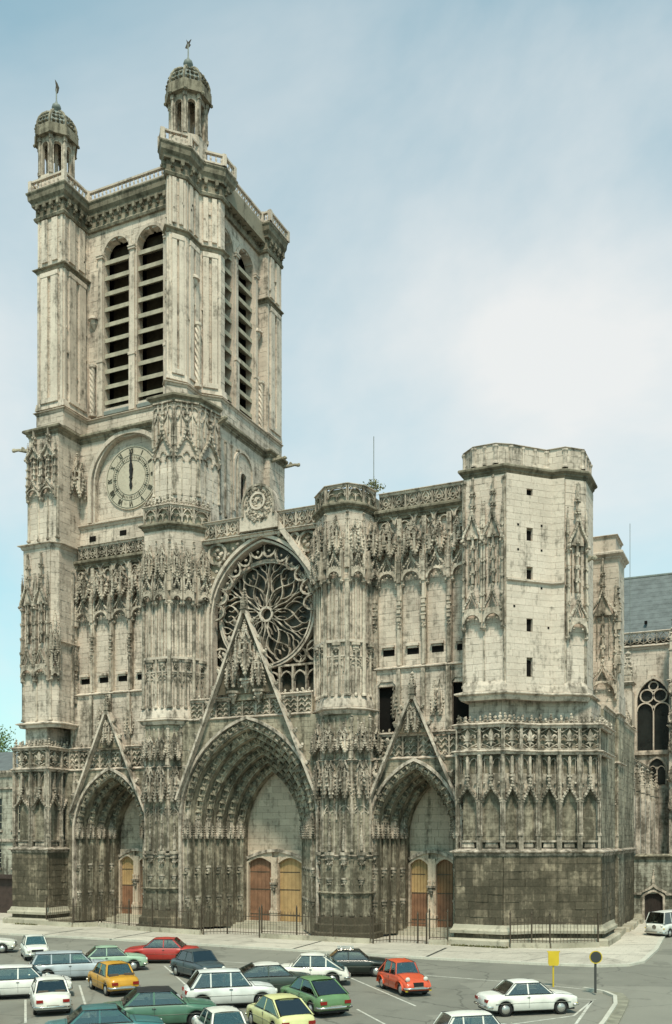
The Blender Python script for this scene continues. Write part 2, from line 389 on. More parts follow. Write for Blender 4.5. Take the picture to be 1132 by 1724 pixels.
def crockets(m, path, b, r, every=1, skip=1):
    for i in range(skip, len(path)-skip, every): m.blob(path[i][0], b, path[i][1], r, 1.0, .3)
def arch_plate(m, pa, s, z_top, b0, b1, cut):
    """a panel from -s to s up to z_top with the curve cut out of its bottom"""
    poly = [(-s, cut[0][1]), (-s, z_top), (s, z_top), (s, cut[-1][1])]+[(p[0], p[1]) for p in cut[::-1]]
    m.plate([(a+pa, z) for a, z in poly], b0, b1)
@cached
def canopy(w, h, var=0):
    """a hanging niche canopy: three cusped arches on corner pendants, gablets with crockets, a turret above"""
    p = (.55, .48, .6)[var]*w; oh = (.40, .46, .36)[var]
    m = MB()
    C = [(-w/2, .0), (-w*.27, p), (w*.27, p), (w/2, .0)]
    hz = .30*h
    for i in range(3):
        A, B = C[i], C[i+1]
        d = m.fr((A[0], -A[1]), (B[0], -B[1])); s = d/2-.02
        arc = shift(ogee(s, oh*h, -.04*h, 5), d/2)
        cut = shift(pointed(s*.88, .29*h, -.05*h, 4), d/2)
        poly = [(d/2-s, -.05*h), (d/2-s, hz*.95), (d/2, hz*1.22), (d/2+s, hz*.95), (d/2+s, -.05*h)]+cut[::-1]
        m.plate(poly, -.07, .0)
        m.bar(arc, .05+.02*w, .05+.02*w, -.02, .13)
        crockets(m, arc, .16, .06*w+.03, 1, 1)
        m.blob(d/2, .10, (oh-.03)*h, .13*w, 1.3)
        m.box(d/2-.05, d/2+.05, -.02, .10, .34*h, .52*h)
        for sg in (-1, 1): m.bar([(d/2+sg*s*.85, .02*h), (d/2+sg*s*.4, .07*h), (d/2+sg*s*.55, .16*h)], .03, .03, -.06, .05)
    m.fr((0, 0), (1, 0))
    for i, (a, b) in enumerate(C):
        m.box(a-.06*w, a+.06*w, b-.06*w, b+.05*w, -.05*h, .36*h)
        m.leafbud(a, b, -.05*h, .09*w)
        add_pinnacle(m, a, b-.01, .34*h, .13*w, .26*h, 2)
    m.prism([(-w/2, 0), (w/2, 0), (w*.25, p*.92), (-w*.25, p*.92)], .36*h, .40*h)
    # upper turret with slots
    q = .34*w
    m.prism([(-q, 0), (-q, q*.7), (-q*.5, q*1.25), (q*.5, q*1.25), (q, q*.7), (q, 0)], .39*h, .42*h, .9)
    m.prism([(-q*.55, 0), (-q*.5, q*.4), (q*.5, q*.4), (q*.55, 0)], .40*h, .54*h)
    for a, b in ((-q, q*.75), (-q*.5, q*1.35), (q*.5, q*1.35), (q, q*.75)):
        m.box(a-.035*w, a+.035*w, b-.035*w, b+.035*w, .38*h, .60*h); m.leafbud(a, b, .64*h, .06*w)
    m.prism([(-q*1.1, 0), (-q*1.1, q*.8), (-q*.55, q*1.4), (q*.55, q*1.4), (q*1.1, q*.8), (q*1.1, 0)], .52*h, .55*h)
    for k in range(7):
        t = random.random()*math.pi; m.blob(q*1.1*math.cos(t), q*1.2*math.sin(t), .57*h+random.uniform(-.02, .03)*h, .07*w)
    m.prism([(-q*.7, 0), (-q*.7, q*.5), (0, q), (q*.7, q*.5), (q*.7, 0)], .55*h, .76*h, .7)
    for a in (-.62*q, .62*q): m.bar(shift(ogee(q*.55, .16*h, .60*h, 4), a), .045, .045, q*.9, q*1.25); m.blob(a, q*1.15, .76*h, .08*w)
    if var != 1: add_pinnacle(m, 0, q*.45, .60*h, .24*w, .36*h, 4)
    else:
        for a in (-.3*q, .3*q): add_pinnacle(m, a, q*.6, .56*h, .15*w, .3*h, 3)
    return shared(m, 'canopy', 'stone_orn')
@cached
def console(w, h):
    m = MB()
    m.prism([(-w/2, 0), (-w/2, .25*w), (-w*.28, .5*w), (w*.28, .5*w), (w/2, .25*w), (w/2, 0)], -.18*h, 0)
    m.prism([(-w*.36, 0), (-w*.36, .2*w), (-w*.2, .38*w), (w*.2, .38*w), (w*.36, .2*w), (w*.36, 0)], -.42*h, -.18*h)
    for k in range(9): m.blob(random.uniform(-.34, .34)*w, random.uniform(.1, .36)*w, -random.uniform(.3, .7)*h, .11*w)
    m.rings([[(-w*.3, 0, -.42*h), (w*.3, 0, -.42*h), (w*.2, .34*w, -.42*h), (-w*.2, .34*w, -.42*h)], [(-w*.06, 0, -h), (w*.06, 0, -h), (w*.05, .05*w, -h), (-w*.05, .05*w, -h)]])
    return shared(m, 'console', 'stone_orn')
def add_shaft(m, a, b, z0, z1, r, n=6):
    m.lathe(a, b, [(r*1.7, z0), (r*1.7, z0+.12), (r*1.15, z0+.2), (r, z0+.3), (r, z1-.3), (r*1.2, z1-.2), (r*1.6, z1-.12), (r*1.6, z1)], n, .3)
@cached
def niche_bay(w, h):
    """one bay of the blind arcade: recess, sill, ogee hood with crockets, panel above"""
    m = MB(); zs = .50*h
    s = w/2-.17
    for sgn in (-1, 1):
        e0, e1 = sorted((sgn*(w/2-.003), sgn*(w/2-.17)))
        m.box(e0, e1, -.42, -.02, .16*h, h); m.box(e0, e1, -.415, .05, 0, .15*h)
        add_shaft(m, sgn*(w/2-.15), -.03, .15*h, zs+.1, .055)
        add_shaft(m, sgn*(w/2-.03), .03, .15*h, h, .06)
        m.box(e0, e1, -.41, .08, .145*h, .165*h)
        m.box(e0-(.02 if sgn > 0 else 0), e1+(.02 if sgn < 0 else 0), -.3, .07, zs+.02, zs+.18)
        add_pinnacle(m, sgn*(w/2-.03), .04, zs+.2, .13, .28*h, 2)
    m.box(-s, s, -.40, -.06, .085*h, .105*h); m.box(-s*.7, s*.7, -.38, -.12, .03*h, .085*h, .05, .05)
    arc = ogee(s, .20*h, zs, 7); cut = pointed(s*.9, .15*h, zs-.02, 6)
    poly = [(-w/2, zs), (-w/2, .86*h), (w/2, .86*h), (w/2, zs)]+cut[::-1]
    m.plate([(-w/2, zs), (-s, zs+.5*h*.2), (-s, .80*h), (-.05, .80*h), (-.05, zs+.17*h)]+[p for p in cut[len(cut)//2-1::-1]], -.36, -.22)
    m.plate([(w/2, zs), (s, zs+.5*h*.2), (s, .80*h), (.05, .80*h), (.05, zs+.17*h)]+[(-p[0], p[1]) for p in cut[len(cut)//2-1::-1]], -.36, -.22)
    m.bar(arc, .07, .07, -.22, .08); m.bar(cut, .04, .04, -.3, -.02)
    crockets(m, arc, .06, .105, 1, 1)
    m.box(-.05, .05, -.2, .06, .70*h, .80*h); m.box(-.17, .17, -.16, .1, .765*h, .785*h)
    m.blob(0, .0, .735*h, .15); m.box(-.09, .09, -.2, .05, .80*h, .97*h); m.box(-.035, .035, -.05, .07, .8*h, .98*h)
    for q in (-.5, .5):
        m.box(q*w*.62-.025, q*w*.62+.025, -.3, -.2, .64*h, .97*h)
        m.blob(q*w*.5, -.08, .60*h, .12); m.blob(q*w*.62, -.1, .70*h, .09)
    m.bar(shift(pointed(w*.18, .06*h, .90*h, 3), -w*.24), .025, .025, -.3, -.18); m.bar(shift(pointed(w*.18, .06*h, .90*h, 3), w*.24), .025, .025, -.3, -.18)
    return shared(m, 'niche_bay', 'stone_orn')
@cached
def fleur_bay(w, h):
    """one pierced parapet panel with a lily flower on a dark ground"""
    m = MB(); c = h*.5; k = h*.42
    m.box(-w/2+.003, -w/2+.10, -.25, .06, 0, h); m.box(w/2-.10, w/2-.003, -.25, .06, 0, h)
    m.box(-w/2+.1, w/2-.1, -.2, .0, 0, .06*h); m.box(-w/2+.1, w/2-.1, -.2, .0, .94*h, h)
    m.plate([(0, c-k*.35), (.20*k, c+.05*k), (.24*k, c+.4*k), (0, c+k*.92), (-.24*k, c+.4*k), (-.20*k, c+.05*k)], -.13, .04)
    m.box(-.36*k, .36*k, -.14, .07, c-.30*k, c-.14*k)
    for s in (-1, 1):
        pts = [(s*.12*k, -.04, c-.15*k), (s*.34*k, -.03, c+.10*k), (s*.55*k, -.03, c+.30*k), (s*.76*k, -.03, c+.22*k), (s*.80*k, -.03, c+.02*k), (s*.66*k, -.03, c-.04*k)]
        m.tube(pts, [.10*k, .14*k, .13*k, .10*k, .09*k, .07*k], 5)
        m.tube([(s*.1*k, -.04, c-.3*k), (s*.22*k, -.03, c-.55*k), (s*.46*k, -.03, c-.62*k)], [.09*k, .1*k, .05*k], 5)
        arc = [(s*w*.44, c-k*1.0), (s*w*.40, c-.6*k), (s*w*.22, c-.78*k), (0, c-1.05*k)]
        m.bar(arc, .03, .03, -.16, -.02)
        arc = [(s*w*.44, c+k*.75), (s*w*.36, c+.62*k), (s*w*.22, c+.8*k), (0, c+1.1*k)]
        m.bar(arc, .03, .03, -.16, -.02)
        m.blob(s*w*.36, -.08, c+.98*k, .07); m.blob(s*w*.36, -.08, c-.9*k, .06)
    m.plate([(-.1*k, c-.3*k), (.1*k, c-.3*k), (.13*k, c-.6*k), (0, c-.95*k), (-.13*k, c-.6*k)], -.12, .02)
    return shared(m, 'fleur_bay', 'stone_orn')
@cached
def parapet_bay(w, h, var=0):
    """one bay of a pierced flamboyant parapet"""
    m = MB()
    m.box(-w/2+.003, -w/2+.06, -.2, .05, 0, h); m.box(w/2-.06, w/2-.003, -.2, .05, 0, h)
    s = w/2-.06
    if var == 0:
        for sg in (-1, 1):
            m.bar([(sg*s, .08*h), (sg*s*.4, .30*h), (sg*s*.55, .62*h), (0, .95*h)], .035, .035, -.15, 0)
            m.bar([(0, .05*h), (sg*s*.35, .22*h), (sg*s*.9, .55*h), (sg*s*.7, .85*h), (sg*s, .97*h)], .03, .03, -.15, 0)
            m.blob(sg*s*.55, -.05, .44*h, .08)
        m.bar(shift(roundarch(.28*s, 0, 8), 0, .42*h)+shift([(-a, -z) for a, z in roundarch(.28*s, 0, 8)], 0, .42*h)[1:-1], .03, .03, -.15, .02, True)
    elif var == 1:
        m.bar(pointed(s*.9, .5*h, .36*h, 4), .04, .04, -.15, 0); m.bar([(0, .05*h), (0, .5*h)], .03, .03, -.15, 0)
        m.bar(shift(pointed(s*.4, .22*h, .3*h, 3), -s*.45), .025, .025, -.14, -.02); m.bar(shift(pointed(s*.4, .22*h, .3*h, 3), s*.45), .025, .025, -.14, -.02)
        for sg in (-1, 1): m.blob(sg*s*.7, -.05, .85*h, .09)
    else:
        for k in range(3):
            m.bar([(-s, (.1+.28*k)*h), (-s*.5, (.26+.28*k)*h), (0, (.08+.28*k)*h), (s*.5, (.26+.28*k)*h), (s, (.1+.28*k)*h)], .035, .035, -.15, 0)
            for q in (-.75, -.25, .25, .75): m.blob(q*s, -.06, (.24+.28*k)*h, .075)
    return shared(m, 'parapet_bay', 'stone_orn')
@cached
def voussoir(w, h):
    """a small empty figure niche of an archivolt: console below, canopy above"""
    m = MB()
    m.prism([(-w*.42, -.02), (-w*.42, .3*w), (0, .5*w), (w*.42, .3*w), (w*.42, -.02)], 0, .10*h)
    m.prism([(-w*.25, -.02), (-w*.25, .16*w), (0, .3*w), (w*.25, .16*w), (w*.25, -.02)], -.14*h, 0, 1.6)
    for a in (-.36*w, .36*w): m.box(a-.05*w, a+.05*w, .0, .12*w, .1*h, .62*h)
    m.prism([(-w*.46, -.02), (-w*.46, .32*w), (-w*.2, .56*w), (w*.2, .56*w), (w*.46, .32*w), (w*.46, -.02)], .60*h, .74*h)
    for a, b in ((-.44, .34), (-.2, .56), (.2, .56), (.44, .34)): m.leafbud(a*w, b*w, .60*h, .10*w)
    m.prism([(-w*.34, -.02), (-w*.34, .24*w), (0, .46*w), (w*.34, .24*w), (w*.34, -.02)], .74*h, .97*h, .55)
    for k in range(4): m.blob(random.uniform(-.3, .3)*w, random.uniform(.2, .42)*w, random.uniform(.74, .92)*h, .09*w)
    return shared(m, 'voussoir', 'stone_dark')
def cresting(name, poly, z, h, parent, step=.34, mat='stone_orn'):
    m = MB()
    for P, Q in facets(poly):
        d = m.fr(P, Q); n = max(1, int(d/step)); st = d/n
        for i in range(n):
            a = (i+.5)*st; k = random.uniform(.75, 1.15)
            m.leafbud(a, -.02, z+.32*h*k, .15*k); m.blob(a+random.uniform(-.05, .05), .0, z+.66*h*k, .125*k, 1.2, .35)
            m.blob(a+.5*st, .02, z+.16*h, .1)
            if i % 2 == 0: m.blob(a, 0, z+h*k, .09, 1.4)
    return obj(name, m, mat, parent, kind='stuff')
STR = [(-.15, -.32), (.05, -.32), (.12, -.2), (.12, -.12), (.30, -.06), (.30, .0), (-.15, .16)]
def string(name, poly, z, parent, k=1., mat='stone', prof=None, closed=False):
    m = MB(); m.molding(poly, [(o*k, z+h*k) for o, h in (prof or STR)], closed)
    return obj(name, m, mat, parent)
def zprism(name, poly, z0, z1, mat, parent):
    m = MB(); m.raw([(x, y, z0) for x, y in poly]+[(x, y, z1) for x, y in poly],
        [tuple(range(len(poly)))[::-1], tuple(range(len(poly), 2*len(poly)))]+[(i, (i+1) % len(poly), len(poly)+(i+1) % len(poly), len(poly)+i) for i in range(len(poly))])
    return obj(name, m, mat, parent)
def wall_blocks(name, poly, z0, z1, parent, mat='stone', **kw):
    m = MB()
    for P, Q in facets(poly): ashlar(m, P, Q, z0, z1, **kw)
    return obj(name, m, mat, parent, kind='stuff')
def shafts(name, poly, z0, z1, parent, step=.75, r=.075, mat='stone_orn', b=.06, ends=True):
    m = MB()
    for P, Q in facets(poly):
        d = m.fr(P, Q); n = max(1, round(d/step))
        for i in range(0 if ends else 1, n+(1 if ends else 0)): add_shaft(m, d*i/n, b, z0, z1, r*(1.35 if i in (0, n) else 1))
    return obj(name, m, mat, parent, kind='stuff')
def row(name, fn, parent, P, Q, n, z, h, b=0., arg=(), cut=0.):
    d = dist(P, Q); w = round(d/n, 2)
    for i in range(n): on(name, fn(w, h, *arg), parent, P, Q, d*(i+.5)/n, b, z)
CN = [0]
def can(w, h):
    CN[0] += 1; return canopy(w, h, (0, 1, 2, 1, 0, 2)[CN[0] % 6])
def tall(parent, P, Q, n, z0, z1, b=.02):
    d = dist(P, Q); w = d/n
    for i in range(n): on('tabernacle', tab_tall(round(w*.97, 2), round(z1-z0, 1)), parent, P, Q, w*(i+.5), b, z0)
def tabernacle(parent, P, Q, n, z0, z1, b=.02, tiers=3):
    """a stack of niche canopies down a buttress face: arches and teardrop gables below, slim turrets above"""
    d = dist(P, Q); w = d/n; H_ = z1-z0; wq = round(w*.94, 2)
    for i in range(n):
        a = w*(i+.5)
        on('niche_canopy', tab_low(wq, round(H_*.40, 1)), parent, P, Q, a, b, z0)
        on('niche_canopy', can(round(wq*.86, 2), round(H_*.46, 1)), parent, P, Q, a, b, z0+H_*.42)
        on('pinnacle', pinnacle(.2, round(H_*.30, 1)), parent, P, Q, a, b+.18, z0+H_*.74)
    for i in range(n+1):
        on('pinnacle', pinnacle(.24, round(H_*.52, 1)), parent, P, Q, w*i, b+.16, z0+.34*H_)
        on('pinnacle', pinnacle(.2, round(H_*.30, 1)), parent, P, Q, w*i, b+.30, z0+.12*H_)
@cached
def tab_low(w, h):
    m = MB(); s = w/2-.09
    for sg in (-1, 1):
        m.box(sg*(w/2-.05)-.08, sg*(w/2-.05)+.08, 0, .42, 0, h*.95); m.leafbud(sg*(w/2-.05), .3, -.05, .18)
        m.box(sg*(w/2-.05)-.06, sg*(w/2-.05)+.06, .42, .52, .1*h, h*.7)
    cut = roundarch(s, .10*h, 8)
    top = ogee(s, .50*h, .36*h, 7)
    m.plate([(-s, .06*h), (-s, .42*h), (s, .42*h), (s, .06*h)]+cut[::-1], .38, .48)
    m.bar(cut, .06, .05, .36, .56); m.bar(top, .06, .06, .36, .54)
    m.bar(shift(ogee(s*.45, .34*h, .44*h, 5), 0), .03, .03, .36, .46)
    m.bar([(-s*.45, .44*h), (-s*.2, .38*h), (0, .44*h), (s*.2, .38*h), (s*.45, .44*h)], .04, .04, .36, .5)
    crockets(m, top, .50, .10, 1, 1); m.blob(0, .48, .89*h, .15, 1.4); m.box(-.05, .05, .38, .5, .85*h, 1.0*h)
    for q in (-.5, 0, .5): m.leafbud(q*s, .46, .12*h+(.1*h if q == 0 else .06*h), .1)
    m.box(-w/2, w/2, 0, .44, .93*h, .98*h)
    for k in range(8): m.blob(random.uniform(-.45, .45)*w, .46, .98*h+random.uniform(-.06, .1), .1)
    return shared(m, 'tab_low', 'stone_orn')
@cached
def tab_tall(w, h):
    """a tall tabernacle: hooded niche below, tiers of slim shafts, an ogee gable and a long finial"""
    m = MB(); s = w/2-.09; hl = .30*h
    for sg in (-1, 1):
        m.box(sg*(w/2-.05)-.08, sg*(w/2-.05)+.08, 0, .40, 0, hl*.95); m.leafbud(sg*(w/2-.05), .3, -.05, .17)
        for k in range(5):
            z = hl*.4+k*.115*h; m.box(sg*(w/2-.07)-.065, sg*(w/2-.07)+.065, .1, .44-.03*k, z, z+.10*h); m.box(sg*(w/2-.07)-.11, sg*(w/2-.07)+.11, .06, .5-.03*k, z+.095*h, z+.11*h)
            m.blob(sg*(w/2-.05), .46-.03*k, z+.09*h, .09)
        add_pinnacle(m, sg*(w/2-.06), .26, hl*.4+.57*h, .15, .16*h, 3)
        m.blob(sg*(w/2+.02), .52, .585*h, .16, .9); m.blob(sg*(w/2-.12), .55, .565*h, .1)
    cut = roundarch(s, .10*hl, 8); top = ogee(s, .50*hl, .36*hl, 7)
    m.plate([(-s, .06*hl), (-s, .42*hl), (s, .42*hl), (s, .06*hl)]+cut[::-1], .36, .46)
    m.bar(cut, .06, .05, .34, .54); m.bar(top, .06, .06, .34, .54); m.bar(ogee(s*.45, .34*hl, .44*hl, 5), .03, .03, .34, .46)
    crockets(m, top, .5, .09, 1, 1); m.blob(0, .48, .89*hl, .14, 1.4)
    for q in (-.5, .5): m.leafbud(q*s, .44, .17*hl, .1)
    for k in range(4):
        z = hl+k*.085*h; wk = .17-.02*k; m.box(-wk*.55, wk*.55, .05, .34, z, z+.075*h); m.box(-wk, wk, .04, .42, z+.068*h, z+.085*h); m.blob(-wk*.8, .4, z+.06*h, .085); m.blob(wk*.8, .4, z+.06*h, .085)
        for q in (-.5, .5): m.box(q*s-.03, q*s+.03, .0, .2, z, z+.08*h)
    gab = ogee(s*1.05, .20*h, .585*h, 7); m.bar(gab, .06, .06, .30, .58); crockets(m, gab, .52, .11, 1, 1)
    m.plate([(-s*.7, .60*h), (s*.7, .60*h), (s*.12, .74*h), (-s*.12, .74*h)], .2, .36)
    m.box(-.06, .06, .22, .42, .76*h, .99*h)
    for z in (.82, .90): m.box(-.16, .16, .14, .5, z*h, (z+.014)*h); m.blob(-.15, .34, (z-.012)*h, .11); m.blob(.15, .34, (z-.012)*h, .11); m.blob(0, .48, (z-.012)*h, .1)
    m.blob(0, .32, h, .13, 1.3)
    return shared(m, 'tab_tall', 'stone_orn')
@cached
def ogee_bay(w, h):
    """a tall blind bay under a bold crocketed ogee with a cusped arch inside"""
    m = MB(); s = w/2-.08
    for sg in (-1, 1):
        add_shaft(m, sg*(w/2-.04), .05, 0, .60*h, .085); add_pinnacle(m, sg*(w/2-.04), .10, .52*h, .19, .46*h, 4)
        add_shaft(m, sg*s*.42, .0, 0, .40*h, .05)
    top = ogee(s, .34*h, .40*h, 8); m.bar(top, .09, .09, -.02, .26); crockets(m, top, .24, .12, 1, 1)
    m.bar(pointed(s*.92, .22*h, .40*h, 6), .06, .06, -.02, .16)
    for sg in (-1, 1):
        m.bar(shift(roundarch(s*.30, .385*h, 6), sg*s*.58), .05, .05, -.02, .14); m.leafbud(sg*s*.27, .08, .375*h, .11)
    m.bar(shift(roundarch(s*.26, .44*h, 6), 0), .05, .05, -.02, .14)
    m.box(-.07, .07, 0, .2, .72*h, .97*h); m.blob(0, .2, .80*h, .2, 1.2); m.box(-.2, .2, 0, .28, .86*h, .885*h); m.blob(0, .16, .98*h, .16)
    for sg in (-1, 1):
        m.bar([(sg*s*.55, .66*h), (sg*s*.5, .99*h)], .05, .05, -.02, .14); m.bar([(sg*s*.9, .80*h), (sg*s*.55, .88*h), (sg*s*.12, .80*h)], .045, .045, -.02, .14); m.bar(shift(roundarch(s*.24, .92*h, 5), sg*s*.74), .04, .04, -.02, .12); m.bar(shift(roundarch(s*.2, .92*h, 5), sg*s*.3), .04, .04, -.02, .12)
    m.box(-w/2, w/2, -.02, .22, .985*h, h)
    return shared(m, 'ogee_bay', 'stone_orn')
@cached
def bracket_frieze(w, h):
    m = MB()
    m.bar(roundarch(w*.46, .25*h, 8), .05, .05, -.3, .18); m.bar(shift(roundarch(w*.22, .1*h, 6), 0), .04, .04, -.3, .08)
    m.plate([(-w/2, .25*h), (-w/2, h), (w/2, h), (w/2, .25*h)]+roundarch(w*.46, .25*h, 8)[::-1], -.3, .1)
    m.leafbud(-w/2, .1, .2*h, .13)
    return shared(m, 'bracket_frieze', 'stone_orn')
# ------------------------------------------------------------------ the cathedral
cath = tag(empty('cathedral'), 'weathered pale limestone gothic cathedral with one finished belfry tower and three portals', 'cathedral')
def outset(poly, d): return inset(poly, -d)
def close(poly, back): return list(poly)+list(back)
def lower_stage(name, poly, back, bays):
    """plinth, blind arcade, lily parapet and cresting, from the pavement to the ledge at 17.5 m"""
    part = zprism(name, close(poly, back), 0, 6.4, 'mortar', cath)
    wall_blocks('plinth_blocks', poly, 1.55, 6.3, part, 'stone_plinth', th=.10, ch=.52, bl=1.0, jit=.03)
    m = MB(); m.molding(poly, [(-.1, .95), (.34, .95), (.36, 1.15), (.2, 1.3), (.12, 1.55), (-.1, 1.6)]); obj('base_moulding', m, 'stone_base', part)
    m = MB(); m.molding(poly, [(-.1, 0), (.62, 0), (.62, .5), (.5, .62), (-.1, .62)]); obj('base_course', m, 'stone_base', part)
    wall_blocks('base_blocks', poly, .6, .97, part, 'stone_plinth', th=.12, ch=.4)
    string('string_course', poly, 6.62, part, 1.15)
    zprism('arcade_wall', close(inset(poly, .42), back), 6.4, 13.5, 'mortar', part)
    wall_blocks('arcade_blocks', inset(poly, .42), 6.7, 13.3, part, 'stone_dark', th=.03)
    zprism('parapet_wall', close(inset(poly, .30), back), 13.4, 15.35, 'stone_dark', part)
    string('string_course', poly, 13.55, part, .8)
    string('string_course', poly, 15.4, part, .8)
    for (P, Q), n in zip(facets(poly), bays):
        if n: row('arcade_niche', niche_bay, part, P, Q, n, 6.68, 6.65); row('lily_panel', fleur_bay, part, P, Q, n, 13.65, 1.6)
    cresting('cresting', inset(poly, .1), 15.45, .55, part)
    zprism('ledge_wall', close(inset(poly, .75), back), 15.3, 17.3, 'mortar', part)
    wall_blocks('ledge_blocks', inset(poly, .75), 15.5, 17.15, part, th=.03)
    return part
CORN = [(-.3, -.75), (.05, -.75), (.1, -.6), (.22, -.5), (.22, -.38), (.5, -.2), (.5, -.05), (.42, .05), (-.3, .15)]
# ---- north-west buttress under the belfry tower
b1 = [(-22.8, 6), (-22.8, 0), (-18.9, 0), (-18.9, 3.5)]
p = lower_stage('buttress', b1, [(-18.9, 6)], (0, 2, 2))
up = [(-22.0, 5), (-22.0, .45), (-19.0, .45), (-18.5, .95), (-18.5, 4.2)]
string('ledge', outset(up, .15), 17.5, p, 1.2)
zprism('shaft_core', close(up, [(-18.5, 6)]), 17.3, 33, 'mortar', p)
wall_blocks('shaft_blocks', up, 17.6, 32.8, p, th=.05)
tall(p, up[1], up[2], 2, 21.2, 32.2); tabernacle(p, up[2], up[3], 1, 21.3, 27.0)
shafts('shafts', [up[1], up[2]], 17.7, 21.3, p, 1.5, .09)
string('string_course', [up[3], up[4]], 24.6, p, .9)
shafts('shafts', [(-18.5, 2.6), (-18.5, 3.6)], 17.6, 31.0, p, 1.5, .11)
for z in (19.4, 22.3, 26.2): on('pinnacle', pinnacle(.3, 2.6), p, (-18.5, 0), (-18.5, 5), 2.9, .2, z)
string('string_course', outset(up, .05), 33.1, p, 1.2)
# ---- pier between the left and the middle portal
def pier(poly, low, back, ztop, crown):
    part = zprism('pier', close(low, back), 0, 17, 'mortar', cath)
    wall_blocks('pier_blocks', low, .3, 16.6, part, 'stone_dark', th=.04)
    m = MB(); m.molding(low, [(-.1, 0), (.55, 0), (.55, .5), (.4, .6), (.4, 1.1), (.25, 1.2), (.2, 1.7), (-.1, 1.8)]); obj('base_moulding', m, 'stone_plinth', part)
    string('string_course', low, 3.5, part, .9, 'stone_dark'); string('string_course', low, 6.25, part, .7, 'stone_orn')
    string('string_course', low, 13.3, part, .8, 'stone_orn')
    for P, Q in facets(low):
        d = dist(P, Q)
        if d < .5: continue
        n = max(1, round(d/1.25))
        for i in range(n):
            on('console', console(.8, 1.3), part, P, Q, d*(i+.5)/n, 0, 6.5)
            on('niche_canopy', can(round(min(1.1, d/n*.9), 2), 3.4), part, P, Q, d*(i+.5)/n, .0, 10.6)
            on('niche_canopy', can(round(min(1.1, d/n*.9), 2), 2.2), part, P, Q, d*(i+.5)/n, .0, 13.9)
            on('console', console(.55, .7), part, P, Q, d*(i+.5)/n, 0, 4.6)
            on('blind_tracery', parapet_bay(round(d/n, 2), 1.2, 1), part, P, Q, d*(i+.5)/n, .12, 8.9)
            on('pinnacle', pinnacle(.2, 2.2), part, P, Q, d*(i+.5)/n, .14, 6.6)
    shafts('shafts', low, 6.5, 16.4, part, .42, .062); shafts('shafts', low, 1.8, 6.0, part, .9, .08, 'stone_dark')
    for x, y in low[1:-1]: link('pinnacle', pinnacle(.34, 3.2), None, part, (x, y, 13.4))
    zprism('upper_core', close(poly, back), 16.8, ztop, 'mortar', part)
    wall_blocks('upper_blocks', poly, 17.3, ztop-.3, part, th=.04)
    string('ledge', outset(poly, .1), 17.1, part, 1.3)
    m = MB(); m.molding(outset(poly, .0), [(-.1, 17.2), (.3, 17.2), (.22, 17.7), (.1, 18.1), (-.1, 18.2)]); obj('moulded_foot', m, 'stone', part)
    shafts('shafts', poly, 18, 26.6, part, .62, .10, b=.13); shafts('shafts', poly, 18, 26.6, part, .31, .05, b=.05)
    for P, Q in facets(poly):
        d = dist(P, Q)
        if d < .6: continue
        n = max(1, round(d/1.2))
        for i in range(n):
            a = d*(i+.5)/n; w = round(min(1.25, d/n*.96), 2)
            on('niche_hood', tab_low(round(w*.92, 2), 2.4), part, P, Q, a, .06, 26.4)
            on('niche_canopy', can(round(w*.8, 2), 2.9), part, P, Q, a, .05, 28.5)
            on('console', console(round(w*.6, 2), 1.0), part, P, Q, a, .03, 21.9)
            on('blind_tracery', parapet_bay(w, 1.1, 1), part, P, Q, a, .14, 19.8)
        for i in range(n+1): on('pinnacle', pinnacle(.24, 4.2), part, P, Q, d*i/n, .14, 27.4)
        m = MB(P, Q); m.box(0, d, -.02, .22, 21.95, 22.15); m.box(.12, d-.12, -.02, .12, 20.9, 21.0); obj('band', m, 'stone', part, kind='stuff')
    string('cornice', poly, ztop, part, .75, 'stone_corn', CORN)
    for P, Q in facets(poly):
        d = dist(P, Q); n = max(1, round(d/1.15))
        row('parapet_panel', parapet_bay, part, P, Q, n, ztop+.12, crown, .1, (1,))
    zprism('parapet_back', close(inset(poly, .12), back), ztop, ztop+crown*.92, 'stone_dark', part)
    string('coping', poly, ztop+crown+.2, part, .7)
    return part
b2 = [(-8.8, 2.6), (-8.8, 0), (-6.35, 0), (-5.0, 1.35), (-4.35, 2.8)]
b2l = [(-8.7, 3), (-8.7, 0), (-6.5, 0), (-5.85, .65), (-5.85, 2.2)]
p2 = pier(b2, b2l, [(-5.85, 4), (-8.7, 4)], 32.9, 1.3)
cresting('cresting', b2, 34.5, .6, p2)
b3 = [(6.0, 3.2), (6.0, 1.65), (7.6, 0), (9.3, 0), (10.15, .9), (10.45, 2.4)]
b3l = [(6.5, 3), (6.5, .9), (7.3, .1), (9.6, .1), (10.6, 1.1), (10.6, 2.4)]
p3 = pier(b3, b3l, [(10.4, 4), (6.5, 4)], 32.2, 1.2)
# shrub rooted on top of the pier
# ---- stair turret and south-west buttress of the unfinished tower
b4 = [(17.6, 2.6), (17.6, 0), (20.95, 0), (22.95, 2.0), (26.9, 3.45), (26.9, 8.6)]
p4 = lower_stage('stair_turret', b4, [(24, 9)], (0, 2, 2, 3, 0))
u4 = [(18.2, 2.6), (18.2, 0), (21.06, 0), (23.65, 2.59), (24.6, 2.7), (25.8, 3.75), (25.8, 6.6)]
string('ledge', outset(u4, .12), 17.5, p4, 1.5)
zprism('shaft_core', close(u4, [(24, 8), (19, 8)]), 17.3, 33, 'mortar', p4)
LO = (1.58, 2.06)
slits = [(18.7, 19.78), (21.6, 22.7), (25.4, 26.0), (27.85, 28.7), (30.9, 31.7)]
def slit_hole(z):
    return [LO] if any(a < z < b for a, b in slits) else []
PC = []
ashlar(None, u4[2], u4[3], 17.7, 32.4, th=.26, ch=.44, bl=.9, hole=slit_hole, pieces=PC, gap=.007, jit=.005)
